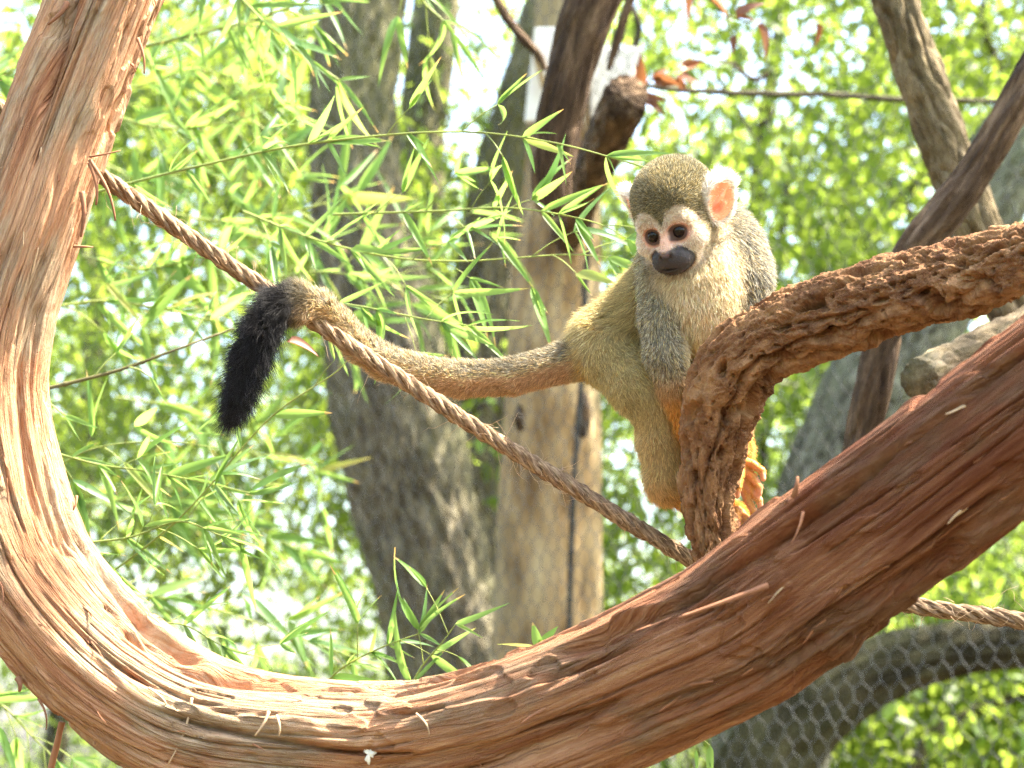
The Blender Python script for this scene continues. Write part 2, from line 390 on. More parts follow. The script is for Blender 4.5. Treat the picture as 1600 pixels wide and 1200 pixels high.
def strip(p0, d0, nrm, L, wd, seed, curl=0.4, n=9, grav=0.2):
    """thin curling bark strip of rectangular section"""
    rr = np.random.default_rng(seed); p = np.array(p0, float); d = np.array(d0, float); d /= np.linalg.norm(d); nrm = np.array(nrm, float)
    V = []
    for k in range(n):
        t = k / (n - 1); side = np.cross(d, nrm); side /= np.linalg.norm(side) + 1e-9
        ww = wd * (1 - 0.75 * t ** 2) * (0.9 + 0.2 * rr.random()) / 2; th = wd * 0.14
        V += [p - side * ww - nrm * th, p + side * ww - nrm * th, p + side * ww + nrm * th, p - side * ww + nrm * th]
        d = d + nrm * (curl / n) + rr.normal(0, 0.12, 3) * 0.6 + np.array([0, 0, -grav / n]); d /= np.linalg.norm(d)
        nrm = nrm - d * (nrm @ d); nrm /= np.linalg.norm(nrm) + 1e-9
        p = p + d * L / (n - 1)
    V = np.array(V); q = []
    for k in range(n - 1):
        a = 4 * k
        for j in range(4): q.append([a + j, a + (j + 1) % 4, a + 4 + (j + 1) % 4, a + 4 + j])
    q += [[3, 2, 1, 0], [4 * n - 4, 4 * n - 3, 4 * n - 2, 4 * n - 1]]
    return V, np.array(q), np.zeros((0, 3), int), V * 0

vt_v = VINE_T[0]; VN, VM = 1050, 370
vgrid = vt_v[:VN * VM].reshape(VN, VM, 3); vcen = vgrid.mean(1)
rr = np.random.default_rng(5)
def vine_surface(i, facing):
    """a surface point at ring i whose outward direction is closest to `facing`"""
    o = vgrid[i] - vcen[i]; o /= np.linalg.norm(o, axis=1)[:, None]
    j = int(np.argmax(o @ facing)); return vgrid[i, j], o[j]
for k in range(60):
    i = int(rr.integers(150, VN - 90)); ang = rr.uniform(-1.5, 1.5)
    tang = vcen[i + 3] - vcen[i - 3]; tang /= np.linalg.norm(tang)
    front = -FWD + UP * rr.uniform(-1.1, 1.1) + RIGHT * rr.uniform(-0.8, 0.8)
    front = front - tang * (front @ tang); front /= np.linalg.norm(front)
    p, nn = vine_surface(i, front)
    sgn = rr.choice([-1, 1])
    data = strip(p - nn * 0.0008, tang * sgn + nn * rr.uniform(0.03, 0.3), nn, rr.uniform(0.005, 0.026), rr.uniform(0.0007, 0.0022), 900 + k, rr.uniform(0, 0.7))
    tube_obj('bark_strip', data, M_FIBRED if rr.random() < 0.85 else M_FIBRE, vine, vp[0])
# long loose fibres photographed on the vine: (px, py) start -> end
for k, (a, b, c, e) in enumerate([((300, 1090), (262, 1195), 0.5, 0.0009), ((420, 1112), (398, 1150), 0.2, 0.0011), ((432, 1118), (436, 1150), 0.2, 0.0009), ((232, 1075), (262, 1108), 0.5, 0.0008),
                                  ((650, 1115), (670, 1152), 0.5, 0.0008), ((140, 250), (180, 345), 0.6, 0.0014), ((140, 255), (150, 320), 0.4, 0.0016), ((128, 300), (126, 370), 0.3, 0.002),
                                  ((140, 245), (188, 235), 0.3, 0.0008), ((215, 60), (225, 115), 0.3, 0.0012), ((115, 385), (145, 386), 0.2, 0.0010), ((205, 100), (212, 112), 0.1, 0.001),
                                  ((120, 775), (105, 810), 0.3, 0.0009), ((105, 5), (75, 38), 0.3, 0.0022), ((28, 1060), (30, 1080), 0.2, 0.0022), ((60, 1092), (72, 1140), 0.4, 0.0009),
                                  ((1200, 915), (1060, 965), 0.15, 0.0018), ((1255, 800), (1236, 850), 0.2, 0.001), ((1240, 775), (1246, 745), 0.1, 0.002)]):
    # find the surface depth of the vine near the start pixel
    mid = (a[0] + b[0]) / 2, (a[1] + b[1]) / 2
    pr = vgrid - CAM; dep = pr @ FWD; ux = 800 + (pr @ RIGHT) / dep * FPX; uy = 600 - (pr @ UP) / dep * FPX
    w2 = (ux - a[0]) ** 2 + (uy - a[1]) ** 2 + 1e6 * (dep - dep.min()) * 0
    near = np.where(w2 < max(60, w2.min() * 1.5)); d0 = dep[near].min() - 0.001
    pts = np.array([P(a[0] + (b[0] - a[0]) * t + c * 14 * math.sin(3.1 * t), a[1] + (b[1] - a[1]) * t, d0 - 0.004 * math.sin(2.5 * t)) for t in np.linspace(0, 1, 6)])
    tube_obj('loose_fibre', tube(pts, np.linspace(e, e * 0.4, 6), 14, 5), M_FIBRE if k < 5 else M_FIBRED, vine, vp[0])

# bird dropping on the vine
pr = vgrid - CAM; dep = pr @ FWD; ux = 800 + (pr @ RIGHT) / dep * FPX; uy = 600 - (pr @ UP) / dep * FPX
def vine_front(px, py, rad=6):
    m_ = (ux - px) ** 2 + (uy - py) ** 2 < rad ** 2; return dep[m_].min() if m_.any() else 1.45
th = np.linspace(0, 2 * math.pi, 28, endpoint=False); rings = []
c0 = P(577, 1178, vine_front(577, 1178))
for fr, hh in ((1.0, -0.0008), (0.8, 0.0007), (0.45, 0.0014), (0.1, 0.0016)):
    rad_ = fr * (10 + 4 * np.sin(3 * th + 1) + 2.5 * np.sin(7 * th)) * 1.48 / FPX
    rings.append(c0 + np.cos(th)[:, None] * rad_[:, None] * RIGHT * 0.8 + np.sin(th)[:, None] * rad_[:, None] * UP * 1.2 - FWD * hh)
V = np.vstack(rings); ii = np.arange(28); q = []
for k in range(3): q.append(np.stack([k * 28 + ii, k * 28 + (ii + 1) % 28, (k + 1) * 28 + (ii + 1) % 28, (k + 1) * 28 + ii], 1))
set_props(link('bird_dropping', mesh_data('bird_dropping', V, np.vstack(q), np.stack([84 + ii[1:-1], 84 + ii[2:], np.full(26, 84)], 1)), M_WHITE), 'small white splash of bird dropping on the front of the vine', 'dropping')

# ------------------------------------------------------------------ corky bent branch in front of the monkey
BR = [(1900, 330, 125, 1.44), (1700, 380, 122, 1.48), (1600, 408, 120, 1.505), (1500, 436, 122, 1.53), (1400, 461, 120, 1.55), (1300, 493, 122, 1.57), (1215, 525, 118, 1.585), (1160, 563, 116, 1.595),
      (1130, 625, 112, 1.605), (1115, 695, 98, 1.61), (1106, 760, 88, 1.61), (1108, 815, 82, 1.61), (1117, 865, 76, 1.61), (1128, 940, 74, 1.61)]
def cork_disp(bc, th, s, r):
    q = bc + 0.004 * noise3(bc * 60, 3)[..., None]
    big = 0.0028 * noise3(bc * np.array([40, 40, 16]), 4) + 0.0015 * np.cos(2 * th + 14 * s)
    n = fbm(q * np.array([85, 85, 26]), 9, 4)
    led = np.floor(n * 5) / 5 + sstep(0.0, 0.25, n * 5 - np.floor(n * 5)) / 5           # ledges of flaking cork
    m = fbm(q * np.array([190, 190, 95]), 10, 3)
    led2 = np.floor(m * 4) / 4 + sstep(0.0, 0.3, m * 4 - np.floor(m * 4)) / 4
    pits = -0.0065 * sstep(0.16, 0.30, noise3(q * np.array([120, 120, 48]), 14)) - 0.0028 * sstep(0.2, 0.3, noise3(q * np.array([300, 300, 170]), 16))
    furr = -0.0045 * np.exp(-(noise3(q * np.array([50, 50, 8]), 15) / 0.05) ** 2) * sstep(0.75, 0.5, s)
    return big + 0.0042 * led + 0.0022 * led2 + pits + furr + 0.0008 * noise3(q * 520, 18) - 0.0005
bp, br_ = PW(BR)
branch = empty('corky_branch', bp[-1])
set_props(branch, 'brown corky pitted branch bending down in front of the monkey', 'branch')
CORK_T = tube(bp, br_, 860, 200, cork_disp)
tube_obj('stem', CORK_T, M_CORK, branch, bp[-1])

# ------------------------------------------------------------------ ropes
def rope(name, ctrl, R, label, seed, nf):
    pts = np.array([P(a, b, d) for a, b, d in ctrl])
    c, s = catmull(pts, 1000); L = s[-1]
    T, N, B = frames(c)
    root = empty(name, pts[0]); set_props(root, label, 'rope', 'coir ropes strung behind the vine')
    pitch = R * 9.0; ns = 4
    n = int(min(1400, max(200, L / pitch * 34)))
    si = np.linspace(0, L, n)
    C = np.stack([np.interp(si, s, c[:, k]) for k in range(3)], 1); Ni = np.stack([np.interp(si, s, N[:, k]) for k in range(3)], 1); Bi = np.stack([np.interp(si, s, B[:, k]) for k in range(3)], 1)
    for k in range(ns):
        ph = 2 * math.pi * (si / pitch + k / ns) + 0.25 * noise3(np.stack([si * 14, si * 0 + k, si * 0], -1), seed)
        off = R * 0.53 * (1 + 0.25 * noise3(np.stack([si * 40, si * 0 + k * 7, si * 0], -1), seed + 5))[:, None]
        cp = C + (Ni * np.cos(ph)[:, None] + Bi * np.sin(ph)[:, None]) * off
        def dsp(bc, th, s_, r):
            yarn = np.abs(np.sin(3.5 * th - s_ / R * 1.6 + 2.2 * noise3(bc * np.array([200, 200, 60]), seed + 20)))
            return R * (0.16 * yarn - 0.08) + R * 0.26 * noise3(bc * np.array([420, 420, 70]), seed + k) + R * 0.16 * noise3(bc * np.array([1500, 1500, 300]), seed + 9 + k)
        V, q, t, bc = tube(cp, np.full(n, R * 0.47), n, 16, dsp)
        bc[:, 0] += k * 0.1
        tube_obj('strand', (V, q, t, bc), M_ROPE, root, pts[0])
    fr = np.random.default_rng(seed); lst = []
    for k in range(nf):
        i = int(fr.integers(2, n - 2)); a = fr.uniform(0, 6.28); o = Ni[i] * math.cos(a) + Bi[i] * math.sin(a)
        tn = C[i + 1] - C[i - 1]; tn /= np.linalg.norm(tn); sg = fr.choice([-1, 1])
        lst.append(hair_tube(C[i] + o * R * 0.85, tn * sg * fr.uniform(0.4, 1.6) + o * fr.uniform(0.15, 0.9) + fr.normal(0, 0.3, 3), fr.uniform(0.004, 0.022) * (0.6 if fr.random() < 0.7 else 1.2), 0.00022, int(fr.integers(1e9)), 1.1, 7, 0.3, 3))
    f = tube_obj('loose_fibres', merge(lst), M_FIBRE, root, pts[0]); f['kind'] = 'stuff'
    return root
rope('coir_rope', [(-120, 80, 1.62), (0, 168, 1.625), (150, 270, 1.63), (420, 455, 1.638), (700, 640, 1.648), (900, 765, 1.655), (1090, 880, 1.66), (1280, 985, 1.66)], 0.0053, 'long brown coir rope running diagonally down from the vine under the tail', 3, 520)
rope('coir_rope', [(1380, 935, 1.60), (1450, 950, 1.60), (1600, 970, 1.60), (1800, 1003, 1.60)], 0.0053, 'short stretch of brown coir rope at the lower right edge', 4, 130)

# ------------------------------------------------------------------ trees and branches behind
def trunk_disp(amp, seed, sc=(26, 26, 8)):
    def f(bc, th, s, r):
        q = bc + 0.01 * noise3(bc * 12, seed)[..., None]
        n1 = noise3(q * np.array(sc), seed + 1); n2 = noise3(q * np.array(sc) * 2.3, seed + 2)
        return 0.10 * r * noise3(np.stack([np.cos(th), np.sin(th), s * 3], -1), seed + 3) + amp * (np.abs(n1) * 1.3 + 0.6 * np.abs(n2) - 0.4) - amp * 0.6 * np.exp(-(n1 / 0.07) ** 2)
    return f

def limb(root, name, ctrl, mat, amp, seed, n=220, m=64, sc=(26, 26, 8), org=None):
    p, r = PW(ctrl)
    return tube_obj(name, tube(p, r, n, m, trunk_disp(amp, seed, sc)), mat, root, org)

# crown leaves: clumps scattered through the space behind the netting, each clump owned by one tree
LEAF6 = np.array([[0, 0, 0], [0.30, 0.21, 0.05], [0.72, 0.17, 0.03], [1, 0, -0.03], [0.72, -0.17, 0.03], [0.30, -0.21, 0.05], [0.5, 0, -0.02]])
LEAF6Q = np.array([[0, 6, 2, 1], [6, 3, 2, 2], [0, 5, 4, 6], [6, 4, 3, 3]])
LEAF_T = np.array([[0, 6, 1], [1, 6, 2], [6, 3, 2], [0, 5, 6], [5, 4, 6], [6, 4, 3]])
def leaf_cloud(cent, per, rad, size, seed, flat=0.6):
    g_ = np.random.default_rng(seed); cent = np.asarray(cent)
    c = np.repeat(cent, per, 0); N = len(c)
    c = c + g_.normal(0, 1, (N, 3)) * np.repeat(rad, per)[:, None] * np.array([1, 1, 0.65])
    d = g_.normal(0, 1, (N, 3)); d[:, 2] -= 0.5; d /= np.linalg.norm(d, axis=1)[:, None]
    up = g_.normal(0, flat, (N, 3)) + np.array([0, 0, 1.0]); s = np.cross(up, d); s /= np.linalg.norm(s, axis=1)[:, None] + 1e-9
    u = np.cross(d, s); L = size * g_.uniform(0.6, 1.35, N)
    V = c[:, None] + (d[:, None] * LEAF6[None, :, :1] + s[:, None] * LEAF6[None, :, 1:2] + u[:, None] * LEAF6[None, :, 2:]) * L[:, None, None]
    F = LEAF_T[None] + (np.arange(N) * 7)[:, None, None]
    return V.reshape(-1, 3), F.reshape(-1, 3)

TREES = []   # (root, anchor px, py, d)
def tree(name, label, ctrl, mat, amp, seed, extra=(), sc=(26, 26, 8), group='trees behind the netting', m=64, n=220):
    p, r = PW(ctrl); org = p[0].copy()
    if org[2] > 0.05:                                  # carry the trunk down into the ground
        x, y, w_, d = ctrl[0]; b = org.copy(); b[2] = -0.1; b[:2] += (p[0] - p[1])[:2] * 0.8
        p = np.vstack([b, p]); r = np.concatenate([[r[0] * 1.25], r]); org = b
    root = empty(name, org); set_props(root, label, 'tree', group)
    tube_obj('trunk', tube(p, r, n, m, trunk_disp(amp, seed, sc)), mat, root, org)
    for k, e in enumerate(extra): limb(root, 'limb', e, mat, amp * 0.6, seed + 50 + k, 90, 24, sc, org)
    TREES.append((root, org, p))
    return root

tree('oak_tree', 'broad oak trunk with rough grey brown bark under the hanging tail', [(790, 1500, 205, 4.2), (750, 1250, 195, 4.2), (700, 1000, 188, 4.2), (650, 800, 192, 4.2), (612, 620, 200, 4.2), (582, 450, 172, 4.22), (560, 300, 150, 4.25), (552, 150, 138, 4.3), (570, 0, 132, 4.35), (610, -250, 120, 4.5), (640, -600, 100, 4.6)], M_OAK, 0.010, 100, m=96, n=320, sc=(30, 30, 10))
tree('slender_tree', 'slender grey green trunk between the oak and the bare tan trunk', [(770, 1400, 95, 4.8), (752, 950, 92, 4.8), (742, 700, 88, 4.8), (752, 470, 92, 4.8), (790, 260, 96, 4.8), (850, 80, 100, 4.8), (885, -120, 98, 4.9), (900, -500, 90, 5)], M_OAK, 0.006, 120)
tree('slender_tree', 'grey trunk just behind the top of the oak', [(640, 1300, 85, 5.3), (648, 700, 85, 5.3), (652, 350, 80, 5.3), (662, 180, 76, 5.3), (680, 20, 74, 5.3), (700, -300, 66, 5.4)], M_OAK, 0.006, 130)
tree('slender_tree', 'thin blurred trunk behind the bamboo leaves at upper left', [(720, 1300, 48, 5.8), (600, 700, 46, 5.8), (462, 400, 44, 5.8), (418, 240, 40, 5.8), (392, 90, 36, 5.8), (375, -150, 32, 5.9)], M_THIN, 0.004, 140)
tree('leaning_tree', 'large pale lichened trunk leaning behind the corky branch', [(1150, 1500, 200, 3.95), (1190, 1250, 192, 3.95), (1240, 1000, 184, 3.95), (1305, 770, 176, 3.95), (1375, 600, 168, 3.95), (1470, 430, 152, 3.97), (1565, 265, 132, 4.0), (1680, 80, 118, 4.05), (1800, -200, 100, 4.1)], M_GREYTRUNK, 0.006, 150, m=90, n=260, sc=(40, 40, 26))
tree('mossy_tree', 'dark mossy limb curving away below the vine at lower right', [(1100, 1550, 165, 3.75), (1150, 1330, 158, 3.75), (1195, 1200, 150, 3.75), (1260, 1115, 138, 3.75), (1345, 1058, 118, 3.75), (1460, 1020, 94, 3.75), (1600, 1004, 78, 3.75), (1800, 1010, 66, 3.75)], M_LIMB, 0.006, 160)
tree('sapling', 'thin dark sapling standing behind the monkeys head', [(1160, 1300, 26, 6.2), (1172, 700, 28, 6.2), (1182, 300, 26, 6.2), (1204, 130, 24, 6.2), (1232, -40, 20, 6.2), (1250, -300, 16, 6.2)], M_THIN, 0.003, 170, m=24)
tree('sapling', 'thin sapling with a crooked stem left of the pale branch', [(1250, 1300, 26, 6.4), (1290, 520, 26, 6.4), (1315, 330, 26, 6.4), (1342, 170, 24, 6.4), (1366, 50, 22, 6.4), (1380, -250, 18, 6.4)], M_THIN, 0.003, 180, m=24)
tree('sapling', 'grey sapling leaning toward the fork of the two branches', [(1200, 1300, 40, 5.4), (1290, 640, 40, 5.4), (1340, 420, 38, 5.4), (1390, 330, 34, 5.4), (1470, 262, 30, 5.4), (1640, 190, 24, 5.4)], M_GREYTRUNK, 0.003, 190, m=24)
tree('sapling', 'dark upright sapling right of the hands on the corky branch', [(1188, 1300, 16, 5.6), (1192, 800, 16, 5.6), (1198, 600, 15, 5.6), (1215, 420, 13, 5.6), (1240, 200, 11, 5.6)], M_THIN, 0.002, 200, m=20)
tree('sapling', 'thin twisting stem low in the right corner below the mossy limb', [(1380, 1500, 22, 4.6), (1430, 1200, 22, 4.6), (1490, 1130, 20, 4.6), (1600, 1085, 16, 4.6), (1750, 1060, 12, 4.6)], M_THIN, 0.002, 210, m=20)
tree('sapling', 'pale thin trunk at the far left behind the vine', [(60, 1400, 40, 7.0), (120, 900, 38, 7.0), (150, 500, 34, 7.0), (170, 100, 30, 7.0), (180, -300, 24, 7.0)], M_THIN, 0.003, 215, m=24)

lg_ = np.random.default_rng(61)
for k in range(16):
    ti = int(lg_.choice([1, 4, 6, 7, 8, 9, 3, 2])); x0 = lg_.uniform(950, 1600) if ti > 3 else lg_.uniform(100, 900); y0 = lg_.uniform(-100, 800); dd_ = lg_.uniform(4.8, 6.5); ln = lg_.uniform(150, 420); an = lg_.uniform(-2.6, -0.5)
    w0 = lg_.uniform(9, 24); b_ = lg_.uniform(-60, 60)
    limb(TREES[ti][0], 'limb', [(x0, y0, w0, dd_), (x0 + math.cos(an) * ln * 0.5 + b_, y0 + math.sin(an) * ln * 0.5, w0 * 0.8, dd_), (x0 + math.cos(an) * ln, y0 + math.sin(an) * ln, w0 * 0.4, dd_)], M_THIN, 0.003, 800 + k, 60, 16, org=TREES[ti][1])

# leaves of those trees (and the bushes below them)
cl = np.random.default_rng(21)
def scatter(n, d0, d1, px0, px1, py0, py1):
    d = (d0 ** 2 + (d1 ** 2 - d0 ** 2) * cl.random(n)) ** 0.5
    return np.array([P(a, b, c) for a, b, c in zip(cl.uniform(px0, px1, n), cl.uniform(py0, py1, n), d)])
OVER = []
og = np.random.default_rng(77)
for k in range(38):                                  # unseen leaf clumps added sunward to dapple the clearing, joined to the leaning tree
    x_ = og.uniform(0.02, 1.0); y_ = 1.3 + og.uniform(0.22, 1.0); hgt = og.uniform(2.0, 4.0)
    OVER.append(np.array([x_, y_, 1.6]) + np.array(SUN_DIR) / SUN_DIR.z * hgt)
OVER = np.array(OVER)
cents = np.vstack([scatter(620, 5.0, 9.5, -350, 1950, -500, 760), scatter(150, 4.6, 6.0, 900, 1900, -300, 1100), scatter(150, 4.6, 6.5, -300, 900, -300, 700), scatter(100, 3.7, 6.0, -300, 2000, -1100, -180)])
gap = noise3(cents * np.array([1.1, 0.35, 1.1]), 8) + 0.4 * noise3(cents * np.array([2.6, 0.8, 2.6]), 9)
rel = cents - CAM; dz_ = rel @ FWD; cx_ = 800 + (rel @ RIGHT) / dz_ * FPX; cy_ = 600 - (rel @ UP) / dz_ * FPX
need = np.where((cx_ > 1000) & (cy_ < 620), 0.07, np.where(cx_ < 450, -0.05, -0.07))
cents = np.vstack([cents[gap > need], cents[gap > 0.30]])
shade = []  # unseen leaf clumps put up-sun of trunks and branches to shade them
for (a_, b_, d_, n_) in ((600, 700, 4.2, 16), (580, 250, 4.3, 14), (640, 950, 4.2, 8), (1330, 1060, 3.75, 22), (1240, 1120, 3.75, 10), (1300, 760, 3.95, 12), (1450, 450, 3.95, 10), (1470, 200, 2.35, 5), (860, 500, 3.82, 5), (760, 500, 4.8, 8)):
    for k in range(n_):
        h_ = cl.uniform(1.3, 2.3); shade.append(P(a_, b_, d_) + np.array(SUN_DIR) * h_ + cl.normal(0, 0.26, 3))
fill = np.array([P(og.uniform(930, 1130), og.uniform(60, 330), og.uniform(5.2, 7.0)) for k in range(13)])
cents = np.vstack([cents, np.array(shade), fill])
if len(TREES):
    axis_pts = [t_[2][len(t_[2]) // 2:] for t_ in TREES]
    own = np.array([int(np.argmin([np.min(np.linalg.norm(a - c, axis=1)) + 0.25 * cl.random() for a in axis_pts])) for c in cents])
    for k, (root, org, p) in enumerate(TREES):
        cc = cents[own == k]
        if k == 4: cc = np.vstack([cc, OVER])
        if len(cc) == 0: continue
        V, F = leaf_cloud(cc - np.asarray(org), 105, cl.uniform(0.07, 0.17, len(cc)), 0.038, 300 + k)
        o = link('crown', mesh_data('crown', V, None, F), M_BGLEAF, root); o['kind'] = 'stuff'
bush = np.vstack([scatter(290, 4.6, 10, -300, 900, 500, 1500), scatter(360, 4.6, 9, 850, 1950, 600, 1500), scatter(130, 4.5, 6.0, 1150, 1900, 950, 1400)])
gap = noise3(bush * np.array([1.2, 0.35, 1.2]), 18); bush = bush[(gap > -0.13) | (np.arange(len(bush)) > 400)]
V, F = leaf_cloud(bush, 105, cl.uniform(0.07, 0.16, len(bush)), 0.040, 333)
set_props(link('undergrowth', mesh_data('undergrowth', V, None, F), M_BGLEAF), 'mass of sunlit green undergrowth behind the wire netting', 'undergrowth', kind='stuff')

# the wood goes on around and behind the camera
wg = np.random.default_rng(55); ring_ = []
for k in range(380):
    az = wg.uniform(math.radians(50), math.radians(310)); el = math.radians(wg.uniform(0, 1) ** 1.7 * 55); R_ = wg.uniform(5, 8)
    ring_.append([math.sin(az) * math.cos(el) * R_, math.cos(az) * math.cos(el) * R_, 0.6 + math.sin(el) * R_])
V, F = leaf_cloud(np.array(ring_), 45, wg.uniform(0.3, 0.7, len(ring_)), 0.17, 334)
set_props(link('woodland', mesh_data('woodland', V, None, F), M_BGLEAF), 'leafy woodland closing in the clearing all around', 'woodland', kind='stuff')

# the bare tan trunk that carries the netting
TAN = [(852, 1500, 182, 3.82), (856, 1100, 174, 3.82), (858, 900, 170, 3.82), (862, 700, 160, 3.82), (869, 450, 140, 3.82), (880, 250, 118, 3.82), (886, 60, 108, 3.82), (890, -20, 104, 3.82)]
p, r = PW(TAN); b = p[0].copy(); b[2] = -0.1; p = np.vstack([b, p]); r = np.concatenate([[r[0] * 1.1], r])
post = empty('debarked_tree', b); set_props(post, 'bare tan debarked trunk standing behind the wire netting', 'tree')
def tan_disp(bc, th, s, r_):
    return 0.05 * r_ * noise3(np.stack([np.cos(th), np.sin(th), s * 2], -1), 71) + 0.0022 * noise3(bc * np.array([34, 34, 3]), 72) + 0.0012 * noise3(bc * np.array([110, 110, 9]), 73) - 0.003 * np.exp(-(noise3(bc * np.array([18, 18, 1.4]), 74) / 0.035) ** 2)
tube_obj('trunk', tube(p, r, 260, 90, tan_disp), M_TAN, post, b)
for (kx, ky, kw, kh) in ((812, 655, 9, 20), (912, 650, 12, 36)):           # knots
    c0 = P(kx, ky, 3.82 - 0.066); kk = tube(np.array([c0 + FWD * 0.02, c0 + FWD * 0.004, c0 - FWD * 0.002]), np.array([0.9, 1, 0.35]) * kw * 3.8 / FPX, 8, 20)
    V = kk[0].copy(); V[:, 2] = c0[2] + (V[:, 2] - c0[2]) * kh / kw
    tube_obj('knot', (V, kk[1], kk[2], kk[3]), M_DARKBR, post, b)
hp = np.array([P(x, y, dd) for x, y, dd in [(930, 180, 3.70), (924, 330, 3.71), (914, 450, 3.72), (908, 600, 3.72), (900, 700, 3.72), (893, 850, 3.72), (889, 1000, 3.72), (886, 1200, 3.72)]])
set_props(link('black_hose', mesh_data('black_hose', *tube(hp, np.full(8, 0.0042), 120, 10, lambda bc, th, s, r_: 0.0012 * noise3(np.stack([np.cos(th), np.sin(th), s * 30], -1), 2))[:3]), M_BLACKHOSE), 'thin black hose running down the bare tan trunk', 'hose')

def board(name, c, ex, ey, ez, mat, label, cat, bev=0.004, grp=None):
    """bevelled board: c centre, ex/ey/ez half-extent vectors"""
    V = []
    for sz in (-1, 1):
        for sx, sy in ((-1, -1), (1, -1), (1, 1), (-1, 1)): V.append(c + ex * sx + ey * sy + ez * sz)
    q = [[0, 3, 2, 1], [4, 5, 6, 7], [0, 1, 5, 4], [1, 2, 6, 5], [2, 3, 7, 6], [3, 0, 4, 7]]
    o = link(name, mesh_data(name, np.array(V), np.array(q), smooth=False), mat)
    md = o.modifiers.new('b', 'BEVEL'); md.width = bev; md.segments = 2
    return set_props(o, label, cat, grp)
dd = 3.73; sc_ = dd / FPX
board('white_board', P(873, 118, dd), RIGHT * 46 * sc_ , UP * 74 * sc_ + RIGHT * 8 * sc_, FWD * 0.012, M_WHITE, 'tall white painted board on the top of the bare tan trunk', 'board', grp='white boards on the bare trunk')
board('white_board', P(962, 132, dd + 0.05), RIGHT * 40 * sc_, UP * 58 * sc_, FWD * 0.012, M_WHITE, 'shorter white board right of the dark hanging branch', 'board', grp='white boards on the bare trunk')
board('wooden_strut', P(842, 105, dd - 0.03), RIGHT * 5 * sc_, UP * 34 * sc_ - RIGHT * 9 * sc_, FWD * 0.008, M_TAN, 'thin brown slanting strut nailed across the tall white board', 'strut', 0.002)

# branches in the middle distance
def branch_thing(name, label, ctrl, mat, amp, seed, n=260, m=56, sc=(60, 60, 14), cat='branch', end=None):
    p, r = PW(ctrl); root = empty(name, p[0]); set_props(root, label, cat)
    tube_obj('stem', tube(p, r, n, m, trunk_disp(amp, seed, sc)), mat, root, p[0])
    return root, p
branch_thing('pale_branch', 'pale furrowed branch slanting down at the upper right', [(1345, -160, 70, 2.35), (1400, 10, 74, 2.35), (1438, 120, 76, 2.35), (1478, 230, 80, 2.35), (1520, 335, 80, 2.35), (1565, 440, 82, 2.35), (1640, 600, 86, 2.35)], M_LIGHTBR, 0.0050, 220, n=360, m=80, sc=(75, 75, 24))
branch_thing('dark_branch', 'dark furrowed branch crossing in front of the pale one at right', [(1760, -140, 50, 2.12), (1600, 135, 54, 2.12), (1535, 250, 58, 2.12), (1475, 335, 62, 2.12), (1420, 408, 62, 2.12), (1388, 500, 60, 2.12), (1366, 600, 60, 2.12), (1345, 700, 56, 2.12), (1310, 900, 52, 2.12)], M_DARKBR, 0.003, 230, sc=(90, 90, 12))
branch_thing('dark_branch', 'dark brown broken branch hanging from the top centre', [(985, -130, 92, 2.5), (930, -10, 84, 2.5), (898, 90, 78, 2.5), (874, 190, 74, 2.5), (862, 270, 68, 2.5), (866, 325, 52, 2.5), (868, 338, 20, 2.5)], M_DARKBR, 0.0035, 240, sc=(80, 80, 12))
br2, p2 = branch_thing('sawn_branch', 'short sawn off branch stub in front of the bare trunk', [(884, 372, 50, 3.78), (892, 352, 54, 3.6), (912, 300, 60, 3.25), (944, 225, 68, 2.95), (978, 152, 74, 2.75)], M_DARKBR, 0.003, 250, sc=(80, 80, 16))
lg, pl = branch_thing('sawn_log', 'sawn log end jutting out beside the red vine at right', [(1438, 596, 74, 1.98), (1470, 582, 78, 2.0), (1530, 556, 80, 2.03), (1650, 500, 84, 2.1)], M_LIGHTBR, 0.003, 260, n=160, sc=(90, 90, 40), cat='log')
branch_thing('thin_branch', 'thin dark branch reaching down from the top edge to the white board', [(745, -60, 14, 3.1), (775, 0, 16, 3.1), (805, 45, 18, 3.1), (838, 82, 16, 3.1), (852, 110, 8, 3.1)], M_DARKBR, 0.002, 270, 80, 20)
branch_thing('thin_branch', 'thin dark branch slanting down to the short white board', [(1010, -60, 14, 3.2), (985, 0, 15, 3.2), (965, 60, 16, 3.2), (950, 110, 10, 3.2)], M_DARKBR, 0.002, 275, 80, 20)
branch_thing('bare_twig', 'long bare twig stretching level across the upper right', [(1000, 132, 7, 3.2), (1060, 140, 9, 3.2), (1180, 146, 11, 3.2), (1300, 148, 10, 3.2), (1420, 156, 9, 3.2), (1560, 158, 8, 3.2), (1750, 165, 7, 3.2)], M_THIN, 0.0015, 280, 160, 16)
branch_thing('bare_twig', 'pale curled twig above the monkeys head', [(1120, 95, 5, 3.6), (1145, 100, 7, 3.6), (1165, 118, 8, 3.6), (1185, 124, 8, 3.6), (1200, 112, 6, 3.6)], M_LIGHTBR, 0.001, 285, 60, 14)
branch_thing('hanging_twig', 'brown twig hanging below the vine in the lower left corner', [(97, 1128, 12, 1.56), (90, 1160, 11, 1.56), (80, 1200, 10, 1.56), (70, 1260, 8, 1.56)], M_FIBRED, 0.0006, 290, 60, 14)

